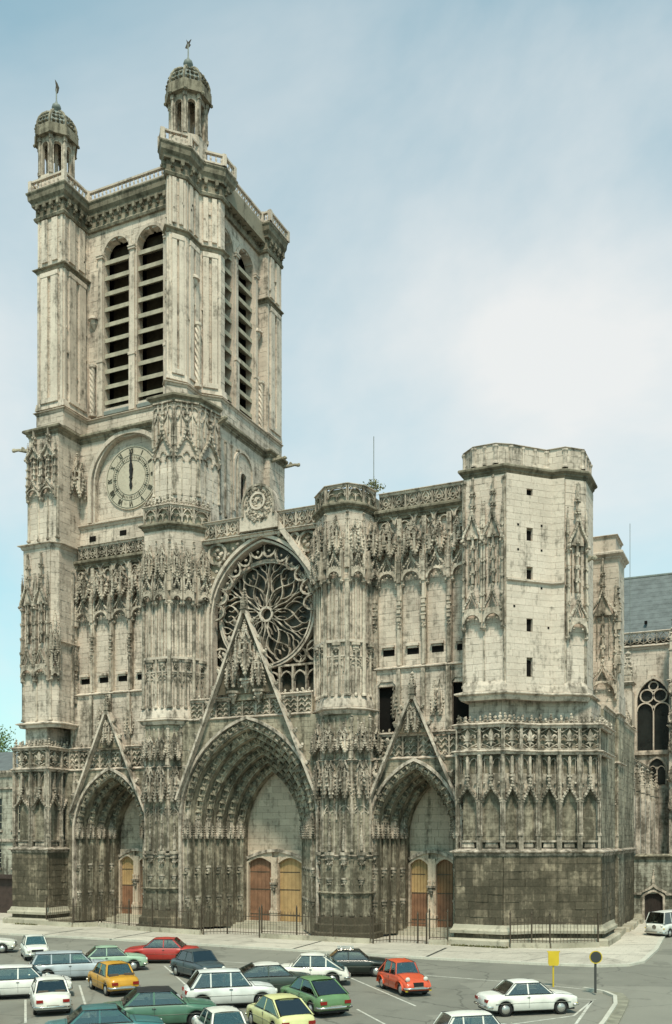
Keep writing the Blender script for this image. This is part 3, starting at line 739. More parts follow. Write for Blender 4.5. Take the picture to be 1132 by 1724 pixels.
ashlar(None, u4[3], u4[4], 17.7, 32.4, th=.26, ch=.44, bl=.9, pieces=PC, gap=.007, jit=.005)
blk = {}
for (P, Q, a, e, t, za, zb) in PC:
    key = (round(e-a, 1), round(zb-za, 2))
    if key not in blk:
        m = MB(); hw = key[0]/2
        m.add([(-hw, -.25, 0), (hw, -.25, 0), (hw, -.25, key[1]), (-hw, -.25, key[1]), (-hw, -.012, 0), (hw, -.012, 0), (hw, -.012, key[1]), (-hw, -.012, key[1]),
               (-hw+.012, 0, .012), (hw-.012, 0, .012), (hw-.012, 0, key[1]-.012), (-hw+.012, 0, key[1]-.012)],
              [(8, 9, 10, 11), (4, 5, 9, 8), (5, 6, 10, 9), (6, 7, 11, 10), (7, 4, 8, 11), (0, 1, 5, 4), (1, 2, 6, 5), (2, 3, 7, 6), (3, 0, 4, 7)])
        blk[key] = shared(m, 'stone_block', 'stone_clean')
    o = on('stone_block', blk[key], p4, P, Q, (a+e)/2, t, za); o.scale = ((e-a)/key[0], 1, 1)
wall_blocks('shaft_blocks', u4[0:3], 17.7, 32.4, p4, 'stone_clean', th=.05)
wall_blocks('shaft_blocks', u4[4:], 17.7, 32.4, p4, 'stone_clean', th=.05)
m = MB(); d = m.fr(u4[2], u4[3])
for a, b in slits: m.box(LO[0]+.02, LO[1]-.02, -.02, .03, a, b)
obj('slit_window', m, 'void', p4, kind='stuff')
m = MB(u4[2], u4[3])
for (a, z) in ((.9, 28.9), (.9, 27.2), (2.75, 29.0), (2.75, 27.3), (2.75, 24.7), (3.3, 22.0), (.6, 23.3)): m.box(a-.07, a+.07, .2, .285, z, z+.14)
obj('putlog_hole', m, 'void', p4, kind='stuff')
string('string_course', [u4[2], u4[3], u4[4]], 25.2, p4, 1.5)
m = MB(); m.molding(u4[1:6], [(-.1, 17.6), (.36, 17.6), (.28, 18.0), (.12, 18.3), (-.1, 18.4)]); obj('moulded_foot', m, 'stone', p4)
tall(p4, u4[1], u4[2], 2, 22.0, 32.2); tall(p4, u4[4], u4[5], 1, 21.4, 32.0)
shafts('shafts', [u4[1], u4[2]], 17.9, 22.0, p4, 1.43, .08); shafts('shafts', [u4[4], u4[5]], 17.9, 21.5, p4, 1.95, .08)
shafts('shafts', [u4[1], u4[2]], 22.0, 32.2, p4, 2.86, .10)
string('cornice', u4, 33.0, p4, .72, 'stone_corn', CORN)
top = [(18.0, 3), (18.0, .9), (18.9, .1), (20.4, .1), (21.3, .7), (23.3, 2.75), (24.6, 2.75), (25.6, 3.7), (25.6, 6.4)]
zprism('parapet', close(top, [(18, 6.4)]), 33.0, 34.5, 'mortar', p4)
wall_blocks('parapet_blocks', top, 33.15, 34.5, p4, th=.06, ch=.45, bl=.7)
string('coping', top, 34.62, p4, .55)
shafts('shafts', top, 33.2, 34.5, p4, 1.0, .09, 'stone')
# second buttress on the south flank
b5 = [(24.3, 14.0), (26.5, 14.0), (26.5, 17.0)]
p5 = zprism('buttress', [(24.3, 14.0), (26.5, 14.0), (26.5, 17.4), (22, 17.4), (22, 14.0)], 0, 30.2, 'mortar', cath)
wall_blocks('buttress_blocks', b5, 17, 30, p5, th=.05); wall_blocks('buttress_blocks', b5, .3, 17, p5, 'stone_dark', th=.05)
tall(p5, b5[0], b5[1], 1, 18.6, 29.6)
string('cornice', b5, 30.2, p5, .9, 'stone', CORN)
zprism('parapet', [(22, 14.2), (26.3, 14.2), (26.3, 17.2), (22, 17.2)], 30.2, 31.6, 'stone', p5); string('coping', [(22, 14.2), (26.3, 14.2), (26.3, 17.2)], 31.65, p5, .6)
string('string_course', b5, 6.6, p5, 1.1); string('string_course', b5, 13.5, p5, .9); string('string_course', b5, 17.4, p5, .9)
row('arcade_niche', niche_bay, p5, b5[0], b5[1], 2, 6.7, 6.65); row('lily_panel', fleur_bay, p5, b5[0], b5[1], 2, 13.65, 1.6)
for z in (24.0, 20.6): on('pinnacle', pinnacle(.5, 3.4), p5, b5[0], b5[1], 2.2, .1, z)
# south flank wall of the tower, dark below
fl = [(26.3, 8.0), (26.1, 26)]
pf = zprism('south_flank', [(26.3, 8), (26.1, 26), (20, 26), (20, 8)], 0, 17.2, 'mortar', cath)
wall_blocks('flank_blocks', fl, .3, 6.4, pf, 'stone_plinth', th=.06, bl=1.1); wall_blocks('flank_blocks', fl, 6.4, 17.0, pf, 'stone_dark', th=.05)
string('string_course', fl, 6.6, pf, 1.1); string('cornice', fl, 17.3, pf, .8)
m = MB()
for k in range(9): m.fr((26.5, 6+k*2.0), (26.4, 8+k*2.0)); m.box(0, 1.75, .0, random.uniform(.7, 1.1), -.1, random.uniform(.35, .6), .05, .06)
obj('buttress_footing', m, 'stone_base', pf, kind='stuff')
zprism('tower_body', [(11.5, 4), (24, 4), (24, 17), (11.5, 17)], 17, 32.9, 'stone', p4)
# ---- upper walls of the side bays
def side_bay(name, P, Q, doors, nbay):
    part = zprism(name, [P, Q, (Q[0], Q[1]+2.5), (P[0], P[1]+2.5)], 20.2, 31.9, 'mortar', cath)
    d = dist(P, Q)
    wall_blocks('wall_blocks', [P, Q], 20.3, 31.6, part, th=.04)
    bw = d/nbay
    # lower storey with two tall openings
    def hole(z): return [(a-.76, a+.76) for a in doors] if z < 19.0 else []
    m = MB(); ashlar(m, P, Q, 13.2, 20.2, th=.45, hole=hole); obj('wall_blocks', m, 'stone', part, kind='stuff')
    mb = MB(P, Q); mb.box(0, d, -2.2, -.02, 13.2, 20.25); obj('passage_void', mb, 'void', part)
    for a in doors:
        m = MB(P, Q); m.bar([(a-.78, 15.2), (a-.78, 18.9), (a-.5, 19.2), (a+.5, 19.2), (a+.78, 18.9), (a+.78, 15.2)], .12, .06, .2, .55); obj('opening_frame', m, 'stone', part)
    o = string('sill', [(P[0], P[1]-.35), (Q[0], Q[1]-.35)], 20.15, part, 1.15)
    for i in range(nbay+1):
        a = bw*i; m = MB(P, Q)
        m.box(a-.17, a+.17, 0, .42, 20.3, 31.2); m.box(a-.1, a+.1, .42, .52, 20.3, 26.4)
        m.box(a-.15, a+.15, .40, .66, 13.2, 20.0)
        for z in (23.9, 24.5, 25.1): m.box(a-.2, a+.2, .35, .58, z, z+.1); m.box(a-.14, a+.14, .42, .62, z-.35, z-.1)
        for q in range(5): m.blob(a+random.uniform(-.12, .12), .5, 23.3+random.uniform(-.35, .1), .1)
        obj('pilaster', m, 'stone_orn', part)
        on('pinnacle', pinnacle(.26, 3.6), part, P, Q, a, .5, 26.4); on('pinnacle', pinnacle(.2, 2.2), part, P, Q, a, .34, 29.4)
    for i in range(nbay):
        a = bw*(i+.5)
        on('niche_hood', tab_low(round(bw*.80, 2), 2.5), part, P, Q, a, .04, 26.3)
        on('niche_canopy', can(round(bw*.74, 2), 2.9), part, P, Q, a, .04, 28.4)
        m = MB(P, Q); m.box(a-.5, a+.5, 0, .34, 21.75, 21.92); m.box(a-.36, a+.36, 0, .22, 21.6, 21.75); obj('console_slab', m, 'stone', part)
        m = MB(P, Q); m.box(a-.46, a+.46, -.02, .055, 21.15, 21.6); obj('niche_void', m, 'void', part)
        if not any(abs(a-q) < 1 for q in doors): on('wall_tracery', parapet_bay(round(bw, 2), 1.9, 1), part, P, Q, a, .15, 15.6)
    n2 = max(1, round(d/1.5))
    row('arch_frieze', bracket_frieze, part, P, Q, n2, 30.6, 1.1, .25)
    string('cornice', [(P[0], P[1]-.25), (Q[0], Q[1]-.25)], 31.9, part, .9, 'stone_corn', CORN)
    return part
sb = side_bay('south_bay', (10.6, 2.6), (18.3, 2.6), (.96, 6.75), 4)
row('parapet_panel', parapet_bay, sb, (10.9, 2.3), (18.2, 2.3), 7, 32.0, 1.1)
string('coping', [(10.9, 2.3), (18.2, 2.3)], 33.25, sb, .7)
zprism('parapet_back', [(10.9, 2.45), (18.2, 2.45), (18.2, 2.7), (10.9, 2.7)], 31.9, 33.1, 'stone', sb)
nb = side_bay('north_bay', (-18.6, 3.4), (-8.5, 3.4), (), 5)
row('parapet_panel', parapet_bay, nb, (-18.0, 2.9), (-8.8, 2.9), 9, 32.0, 1.05)
string('coping', [(-18.0, 2.9), (-8.8, 2.9)], 33.2, nb, .75)
zprism('parapet_back', [(-18, 3.1), (-8.8, 3.1), (-8.8, 3.4), (-18, 3.4)], 31.8, 32.9, 'stone_dark', nb)
# ---- portals
def portal(name, cx, Yo, so, ho, Yi, si, hi, zso, zsi, n, zb, ztop, gz, doors, wl, wr, figs=.95):
    """splayed portal: n arch orders stepping back to a tympanum over a pair of door leaves, a steep gable in front"""
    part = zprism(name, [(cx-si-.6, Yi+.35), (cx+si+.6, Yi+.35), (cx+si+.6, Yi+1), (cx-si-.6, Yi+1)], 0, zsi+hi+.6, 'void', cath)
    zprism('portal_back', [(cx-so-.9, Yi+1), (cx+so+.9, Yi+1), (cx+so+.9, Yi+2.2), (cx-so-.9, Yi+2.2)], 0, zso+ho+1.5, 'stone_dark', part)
    P, Q = (cx, Yo), (cx+1, Yo)
    dy = (Yi-Yo)/n
    def path(s, h, z0, zbase): return [(-s, zbase)]+[(-s, zbase+(z0-zbase)*.5)]+pointed(s, h, z0, 12)+[(s, zbase+(z0-zbase)*.5)]+[(s, zbase)]
    # spandrel wall
    m = MB(P, Q)
    def hole(z):
        if z < zso: w = so
        else:
            Rr = (so*so+ho*ho)/(2*so); dz = z-zso; w = math.sqrt(max(0, Rr*Rr-dz*dz))-(Rr-so) if dz < ho else 0
        return [(wl-w, wl+w)] if w > .05 else []
    ashlar(m, (cx-wl, Yo+.45), (cx+wr, Yo+.45), zb, ztop, th=.42, hole=hole); obj('spandrel_blocks', m, 'stone_dark', part, kind='stuff')
    m = MB(P, Q); m.bar(path(so+.12, ho+.12, zso, zb), .10, .12, -.5, .24); ro = obj('hood_mould', m, 'stone', part)
    for k in range(n):
        t0, t1 = k/n, (k+1)/n
        s0, s1 = so+(si-so)*t0, so+(si-so)*t1; h0 = ho+(hi-ho)*t0; z0 = zso+(zsi-zso)*t0
        pa = path(s0, h0, z0, zb)
        m = MB(P, Q); b0 = -dy*k
        m.bar(pa, .02, s0-s1+.14, b0-dy-.1, b0-.12)
        obj('archivolt', m, 'stone_dark', part)
        m = MB(P, Q)
        ins = path(s1+.06, h0-(s0-s1)*.9, z0, zb+1.7); m.tube([(a, b0-.1, z) for a, z in ins], .10, 6)
        ins = path(s0-.10, h0-.08, z0, zb+1.7); m.tube([(a, b0-.08, z) for a, z in ins], .06, 5)
        obj('roll_moulding', m, 'stone_dark' if k else 'stone_orn', part, kind='stuff')
        sm = (s0+s1)/2; pm = pointed(sm, h0-(s0-s1)*.45, z0, 30); w = round(max(.5, (s0-s1)*.95), 2); wv = round(max(.56, (s0-s1)*1.05), 2)
        acc = figs*(.2+.5*(k % 2))
        for i in range(1, len(pm)):
            l = math.hypot(pm[i][0]-pm[i-1][0], pm[i][1]-pm[i-1][1]); acc += l
            if acc >= figs and abs(pm[i][0]) > .25:
                acc = 0; a, z = pm[i]
                tn = (pm[i][0]-pm[i-1][0], pm[i][1]-pm[i-1][1])
                if a > 0: tn = (-tn[0], -tn[1])
                sd = -1 if a > 0 else 1
                o = link('voussoir_niche', voussoir(wv, round(figs*.97, 2)), None, part, (cx+a+sd*.12, Yo+dy*k+.12, z))
                lean = math.atan2(tn[0], tn[1]); o.rotation_euler = (Matrix.Rotation(lean, 3, 'Y') @ Matrix.Rotation(sd*R(42), 3, 'Z')).to_euler()
        for sg in (-1, 1):                                   # jamb niches below the springing
            for z, w2, hh in ((zb+7.3, .8, 2.2), (zb+5.0, .75, 0), (zb+2.6, .7, 0)):
                if z > z0+1.2: continue
                a = sg*sm; yy = Yo+dy*k+.04
                me = canopy(round(w, 2), 2.3) if hh else console(round(w*.95, 2), .9)
                link('jamb_canopy' if hh else 'jamb_console', me, None, part, (cx+a-sg*.1, yy+.1, z), -sg*R(42))
        m = MB(P, Q)
        for sg in (-1, 1):
            for q in (.3, .75): add_shaft(m, sg*(s0+(s1-s0)*q), b0-.08, zb+1.2, zb+4.2, .06)
            for q in (.3, .62): add_shaft(m, sg*(s1-.02), b0-dy*q, zb+1.2, z0+.3, .075)
            m.box(sg*sm-(s0-s1)*.52, sg*sm+(s0-s1)*.52, b0-.3, b0+.10, zb, zb+1.2); m.box(sg*sm-(s0-s1)*.5, sg*sm+(s0-s1)*.5, b0-.3, b0+.04, zb+4.35, zb+4.5)
        obj('jamb_base', m, 'stone_dark', part, kind='stuff')
    # tympanum of plain courses
    m = MB()
    def hole2(z):
        Rr = (si*si+hi*hi)/(2*si); dz = z-zsi; w = si if dz < 0 else (math.sqrt(max(0, Rr*Rr-dz*dz))-(Rr-si) if dz < hi else 0)
        return [(-5, si+.3-w-.25), (si+.3+w+.25, 50)]
    ashlar(m, (cx-si-.3, Yi+.3), (cx+si+.3, Yi+.3), zb+5.6, zsi+hi+.2, th=.12, ch=.55, bl=1.2, hole=hole2); obj('tympanum', m, 'stone_tymp', part, kind='stuff')
    # door heads, centre post, leaves
    zl = zb+5.55
    m = MB((cx, Yi), (cx+1, Yi)); g = si*.9
    arc = [(-g+2*g*i/10, zl+.05+.62*math.sin(math.pi*i/10)) for i in range(11)]
    m.bar(arc, .12, .12, -.3, .3); obj('lintel_arch', m, 'stone', part)
    lw = (g-.35)
    for sg, (mt, mb_) in zip((-1, 1), doors):
        c0 = sg*(.3+lw/2)
        arc = [(c0-lw/2+lw*i/8, zl-.35+.45*math.sin(math.pi*i/8)) for i in range(9)]
        m = MB((cx, Yi), (cx+1, Yi)); m.bar([(c0-lw/2, zb+.4)]+arc+[(c0+lw/2, zb+.4)], .14, .03, -.25, .18); obj('door_frame', m, 'stone_tymp', part)
        m = MB((cx, Yi), (cx+1, Yi)); m.plate([(c0-lw/2, zl-.3)]+arc[1:-1]+[(c0+lw/2, zl-.3), (c0+lw/2, zl+.7), (c0-lw/2, zl+.7)], -.12, .1); obj('door_head', m, 'stone_tymp', part)
        zsplit = zb+3.0
        for (za, zc, mm) in ((zb+.42, zsplit, mb_), (zsplit+.03, zl+.05, mt)):
            leaf = None
            for i in range(6):
                m = MB((cx, Yi), (cx+1, Yi)); a = c0-lw/2+lw*i/6; tt = random.uniform(0, .015)
                m.box(a+.012, a+lw/6-.012, -.3, -.18+tt, za, zc); obj('door_plank', m, mm, part)
        m = MB((cx, Yi), (cx+1, Yi))
        for z in (zb+.9, zb+2.95, zb+4.4): m.box(c0-lw/2+.02, c0+lw/2-.35, -.2, -.155, z, z+.07)
        obj('door_hinges', m, 'iron', part, kind='stuff')
    m = MB((cx, Yi), (cx+1, Yi)); m.box(-.28, .28, -.3, .25, zb, zl+.1); m.box(-.4, .4, -.3, .42, zb+1.1, zb+1.3); m.box(-.36, .36, -.3, .36, zb, zb+1.1)
    add_shaft(m, -.2, .3, zb+1.3, zb+4.0, .08); add_shaft(m, .2, .3, zb+1.3, zb+4.0, .08); obj('trumeau', m, 'stone_tymp', part)
    on('console', console(.7, .9), part, (cx, Yi), (cx+1, Yi), 0, .25, zb+3.6)
    # steps
    m = MB((cx, Yi), (cx+1, Yi))
    for i in range(3): m.box(-si-.6-i*.35, si+.6+i*.35, -.3, .5+i*.45, 0, zb+.40-i*.13)
    obj('steps', m, 'stone_base', part, kind='stuff')
    # gable
    zg = zso+1.6; gs = so+.22
    g = MB(P, Q)
    def leg(sg, w, b0, b1): g.bar([(sg*gs, zg), (0, gz)] if sg < 0 else [(0, gz), (sg*gs, zg)], w, w, b0, b1)
    leg(-1, .09, .16, .70); leg(1, .09, .16, .70); obj('gable', g, 'stone', part)
    g = MB(P, Q)
    L = math.hypot(gs, gz-zg); nn = int(L/1.25)
    for sg in (-1, 1):
        for i in range(1, nn):
            t = i/nn; a = sg*gs*(1-t); z = zg+(gz-zg)*t
            g.blob(a+sg*.20, .5, z+.10, .2, 1.1, .35); g.blob(a+sg*.34, .5, z+.26, .13, 1.1, .35)
    obj('crocket_row', g, 'stone_orn', part, kind='stuff')
    g = MB(P, Q); zf_ = ztop+1.9; hf = gs*(gz-zf_)/(gz-zg)-.12; g.plate([(-hf, zf_), (hf, zf_), (0, gz-.3)], .06, .20)  # dark plate added to give the shade of the recess inside the gable
    obj('gable_field', g, 'stone_plinth', part)
    g = MB(P, Q)
    for q in (.8, .55, .3):
        zq = zf_+(gz-zf_)*(1-q)*.6; g.bar(shift(ogee(hf*q*.8, (gz-zf_)*q*.55, zq, 5), 0), .05, .05, .18, .34)
    g.box(-.05, .05, .18, .34, zf_, gz-.6); obj('gable_tracery', g, 'stone_orn', part, kind='stuff')
    on('pinnacle', pinnacle(.42, 1.9), part, P, Q, 0, .5, gz-.5)
    for sg in (-1, 1):
        on('console', console(.6, .8), part, P, Q, sg*gs, .2, zg)
    return part, gs, zg
pc, gs, zg = portal('portal', .5, .6, 6.05, 7.8, 5.2, 2.85, 5.7, 9.0, 7.5, 6, .3, 16.9, 25.4, (('wood_red', 'wood_red'), ('wood_ochre', 'wood_ochre')), 6.4, 6.3)
# figure group of niches hanging inside the middle gable
for a, z, w, h in ((0, 20.3, 1.5, 4.3), (-1.15, 19.4, 1.0, 3.0), (1.15, 19.4, 1.0, 3.0)): on('gable_canopy', can(w, h), pc, (.5, .6), (1.5, .6), a, .2, z)
for a, z in ((0, 19.9), (-1.15, 19.0), (1.15, 19.0)): on('gable_console', console(1.0, 1.0), pc, (.5, .6), (1.5, .6), a, .2, z)
m = MB((.5, .6), (1.5, .6)); m.box(-1.6, 1.6, -.5, .02, 18.3, 20.6, .5); obj('gable_panel', m, 'stone_dark', pc)
pr, _, _ = portal('portal', 13.95, 1.6, 3.5, 5.15, 5.6, 2.05, 4.7, 8.0, 7.3, 4, .3, 13.3, 18.1, (('wood_ochre', 'wood_red'), ('wood_brown', 'wood_red')), 3.45, 4.2, .85)
pl, _, _ = portal('portal', -14.1, 2.4, 3.8, 5.3, 6.2, 2.1, 4.7, 8.1, 7.3, 4, .3, 13.4, 18.6, (('wood_ochre', 'wood_red'), ('wood_brown', 'wood_red')), 5.0, 5.5, .85)
for part, cx, Yo, z0, hh, xa, xb, gz, gs in ((pc, .5, .9, 16.9, 1.4, -4.9, 6.0, 25.4, 6.3), (pr, 13.95, 1.9, 13.3, 1.65, 10.6, 17.7, 18.1, 3.6), (pl, -14.1, 2.7, 13.4, 1.7, -18.8, -8.7, 18.6, 4.0)):
    n = round((xb-xa)/1.15)
    row('parapet_panel', parapet_bay, part, (xa, Yo-.1), (xb, Yo-.1), n, z0+.15, hh, 0, (2,))
    zprism('parapet_back', [(xa, Yo+.05), (xb, Yo+.05), (xb, Yo+.4), (xa, Yo+.4)], z0-.2, z0+hh, 'stone_dark', part)
    string('cornice', [(xa, Yo-.15), (xb, Yo-.15)], z0+.1, part, .9); string('coping', [(xa, Yo-.1), (xb, Yo-.1)], z0+hh+.3, part, .7)
    cresting('cresting', [(xa, Yo), (xb, Yo)], z0+hh+.3, .35, part, .5)
    # tracery field in front of the parapet, inside the gable
    Pq = (cx, Yo-.35)
    for sg in (-1, 1):
        on('pinnacle', pinnacle(.34, 3.6), part, (cx, Yo), (cx+1, Yo), sg*(gs-.1), .25, z0-2.6)
on('gable_canopy', can(1.0, 2.6), pr, (13.95, 1.6), (15, 1.6), 0, .05, 15.3); on('gable_canopy', can(1.0, 2.6), pl, (-14.1, 2.4), (-13, 2.4), 0, .05, 15.6)
for cx, Yo, part in ((13.95, 1.6, pr), (-14.1, 2.4, pl)):
    for sg in (-1, 1):
        on('niche_canopy', can(.9, 3.2), part, (cx, Yo), (cx+1, Yo), sg*1.55, -.9, 16.6)
# ---- rose window bay
rx, rz, RR, ry = .75, 25.5, 4.3, 3.3
rose = zprism('rose_window', [(-5, ry+.9), (6.5, ry+.9), (6.5, ry+1.6), (-5, ry+1.6)], 16.6, 31.6, 'void', cath)
Pq, Qq = (rx, ry), (rx+1, ry)
m = MB(Pq, Qq); circ = [(RR*math.cos(2*math.pi*i/40), rz+RR*math.sin(2*math.pi*i/40)) for i in range(40)]
m.bar(circ, .09, .09, -.3, .22, True); m.bar([(a*.955, rz+(z-rz)*.955) for a, z in circ], .06, .06, -.1, .3, True); obj('rose_ring', m, 'stone', rose)
m = MB(Pq, Qq); m.bar([(.55*math.cos(2*math.pi*i/16), rz+.55*math.sin(2*math.pi*i/16)) for i in range(16)], .09, .09, -.2, .2, True); obj('rose_eye', m, 'stone', rose)
def curve_pol(pts, rot):
    """smooth bar through polar points (radius, angle in degrees)"""
    P_ = [(r*math.cos(R(a)+rot), r*math.sin(R(a)+rot)) for r, a in pts]; o = []
    for i in range(len(P_)-1):
        p0 = P_[max(0, i-1)]; p1 = P_[i]; p2_ = P_[i+1]; p3_ = P_[min(len(P_)-1, i+2)]
        for k in range(7):
            t = k/7; o.append(tuple(.5*((2*p1[j])+(-p0[j]+p2_[j])*t+(2*p0[j]-5*p1[j]+4*p2_[j]-p3_[j])*t*t+(-p0[j]+3*p1[j]-3*p2_[j]+p3_[j])*t**3) for j in (0, 1)))
    return o+[P_[-1]]
def petal():
    m = MB(); S = RR*.95
    def pb(pts, w=.075, d=.2): m.bar(curve_pol(pts, 0), w*.45, w*.45, -.12, d)
    pb([(.55, -30), (1.3, -27.5), (2.1, -31), (3.0, -28), (S, -30)], .10, .24)         # main spoke
    for s in (1, -1):
        pb([(.6, 0), (1.0, s*15), (1.5, s*17), (2.0, s*11), (2.55, 0)], .09)              # heart of the petal
        pb([(2.55, 0), (2.85, s*6.5), (3.3, s*11), (3.75, s*10), (S, s*4)], .085)         # outer soufflet
        pb([(1.7, s*15.5), (2.1, s*22), (2.6, s*23), (3.05, s*18), (3.4, s*12)], .075)    # mouchettes between
        pb([(2.45, s*24), (2.9, s*26.5), (3.3, s*24), (3.6, s*18.5), (S, s*15)], .07)
        pb([(3.35, s*24), (3.7, s*25.5), (S, s*23)], .06)
        pb([(.75, s*26), (1.1, s*21), (1.35, s*17)], .06)
        pb([(1.0, s*15), (1.3, s*8), (1.75, s*7)], .045); pb([(2.95, s*8), (3.2, s*3), (3.5, s*4)], .045)
    return shared(m, 'rose_petal', 'stone_orn')
pm_ = petal()
for k in range(6): o = link('rose_petal', pm_, None, rose, (rx, ry, rz)); o.rotation_euler = (0, k*math.pi/3+.1, 0)
# spandrels of the rose bay: lights below and small wheels beside it
m = MB(Pq, Qq)
for i in range(9):
    a = -4.8+i*1.2; m.bar([(a, 18.0), (a, 21.2)], .08, .08, -.2, .2)
    m.bar(shift(pointed(.55, .7, 20.1, 4), a+.6), .06, .06, -.15, .12)
m.bar([(-5, 21.25), (5.4, 21.25)], .08, .08, -.2, .15)
obj('lower_lights', m, 'stone_orn', rose, kind='stuff')
m = MB(Pq, Qq)
for a, z, r in ((-3.9, 28.7, .75), (-4.3, 22.3, .8), (4.2, 28.6, .75), (4.4, 22.3, .8), (-4.6, 27.0, .5), (3.0, 22.0, .55), (-3.1, 21.9, .5)):
    m.bar([(a+r*math.cos(math.pi*i/6), z+r*math.sin(math.pi*i/6)) for i in range(12)], .07, .07, -.2, .15, True)
    m.bar([(a-r, z), (a-.2*r, z+.35*r), (a+.2*r, z-.35*r), (a+r, z)], .05, .05, -.15, .1); m.bar([(a, z-r), (a+.35*r, z-.2*r), (a-.35*r, z+.2*r), (a, z+r)], .05, .05, -.15, .1)
obj('small_wheels', m, 'stone_orn', rose, kind='stuff')
for k in range(6):
    m = MB(Pq, Qq); pts = [(0, rz)]+[(RR*math.cos(2*math.pi*(k+i/6)/6), rz+RR*math.sin(2*math.pi*(k+i/6)/6)) for i in range(7)]
    m.plate(pts, -.30, -.26); obj('rose_glass', m, 'glass_rose', rose)
m = MB(Pq, Qq); m.plate([(-5.4, 17), (5.6, 17), (5.6, 31.5), (-5.4, 31.5)], -.5, -.4); obj('spandrel_glass', m, 'glass_rose', rose)
# great arch round the rose with its hanging festoon
Pa, Qa = (rx, 2.5), (rx+1, 2.5)
def great(s, h, z0): return [(-s, 18.0), (-s, 22)]+pointed(s, h, z0, 16)+[(s, 22), (s, 18.0)]
def ghole(z):
    s, h, z0 = 5.0, 6.3, 25.3
    if z < z0: w = s
    else:
        Rr = (s*s+h*h)/(2*s); dz = z-z0; w = math.sqrt(max(0, Rr*Rr-dz*dz))-(Rr-s) if dz < h else 0
    return [(5.3+rx-w-.2, 5.3+rx+w-.2)]
m = MB(); ashlar(m, (-5.1, 3.0), (6.2, 3.0), 18, 31.9, th=.4, hole=ghole); obj('spandrel_blocks', m, 'stone_dark', rose, kind='stuff')
m = MB(Pa, Qa); m.bar(great(5.0, 6.3, 25.3), .14, .12, -.8, .22); m.bar(great(4.75, 5.95, 25.3), .08, .08, -.8, .0); obj('great_arch', m, 'stone', rose)
m = MB(Pa, Qa); pa = pointed(5.3, 6.65, 25.3, 16)
for i in range(1, len(pa)-1):
    m.blob(pa[i][0], .2, pa[i][1]+.05, .17)
obj('crocket_row', m, 'stone_orn', rose, kind='stuff')
m = MB(Pa, Qa); pa = pointed(4.5, 5.6, 25.3, 6)
for i in range(len(pa)-1):
    (a0, z0), (a1, z1) = pa[i], pa[i+1]; cxm, czm = (a0+a1)/2, (z0+z1)/2
    nx, nz = (z1-z0), -(a1-a0); l = math.hypot(nx, nz); nx /= l; nz /= l
    pts = [(a0, z0)]+[(a0+(a1-a0)*t+nx*.8*math.sin(math.pi*t)**.6, z0+(z1-z0)*t+nz*.8*math.sin(math.pi*t)**.6) for t in (.12, .28, .5, .72, .88)]+[(a1, z1)]
    m.bar(pts, .07, .07, -.35, -.1)
    for t in (.28, .72): m.blob(a0+(a1-a0)*t+nx*.62, -.2, z0+(z1-z0)*t+nz*.62, .12)
    m.blob(cxm+nx*.3, -.2, czm+nz*.3, .13)
obj('festoon', m, 'stone_orn', rose, kind='stuff')
m = MB(Pa, Qa)
for a, z, r in ((-4.1, 30.6, .8), (4.1, 30.6, .75), (3.0, 31.0, .35)):
    m.bar([(a+r*math.cos(math.pi*i/7), z+r*math.sin(math.pi*i/7)) for i in range(14)], .1, .1, -.2, .2, True)
    for q in range(4): m.blob(a+.4*r*math.cos(q*1.57), .0, z+.4*r*math.sin(q*1.57), .3*r)
obj('roundel', m, 'stone_orn', rose, kind='stuff')
m = MB((rx, 2.3), (rx+1, 2.3)); m.bar([(.9, 33.2), (4.9, 27.9)], .2, .2, -.3, .35); obj('raking_bar', m, 'stone', rose)
string('cornice', [(-4.6, 2.2), (6.1, 2.2)], 31.75, rose, .9)
row('parapet_panel', parapet_bay, rose, (-4.4, 2.2), (6.0, 2.2), 10, 31.9, 1.15)
zprism('parapet_back', [(-4.4, 2.35), (6, 2.35), (6, 2.7), (-4.4, 2.7)], 31.7, 33.0, 'stone', rose)
string('coping', [(-4.6, 2.2), (6.1, 2.2)], 33.2, rose, .65)
# carved crest on the parapet
m = MB((.8, 2.0), (1.8, 2.0)); ra = roundarch(1.45, 34.0, 12)
m.plate([(-1.7, 31.9), (-1.7, 32.9), (-1.45, 33.2)]+ra+[(1.45, 33.2), (1.7, 32.9), (1.7, 31.9)], -.5, .25); cr_ = obj('crest', m, 'stone', cath)
m = MB((.8, 2.0), (1.8, 2.0)); m.bar([(-1.35, 33.0)]+roundarch(1.35, 34.0, 12)+[(1.35, 33.0)], .12, .04, .2, .38)
for k in range(190):
    t = random.uniform(0, 6.28); r = 1.25*math.sqrt(random.random()); m.blob(r*math.cos(t), .26, 33.9+r*math.sin(t)*1.15, random.uniform(.07, .17), 1, .4)
obj('carving', m, 'stone_orn', cr_, kind='stuff')
m = MB((.8, 2.0), (1.8, 2.0)); m.bar([(.62*math.cos(math.pi*i/8), 34.1+.62*math.sin(math.pi*i/8)) for i in range(16)], .08, .08, .24, .42, True); obj('wreath', m, 'stone', cr_)
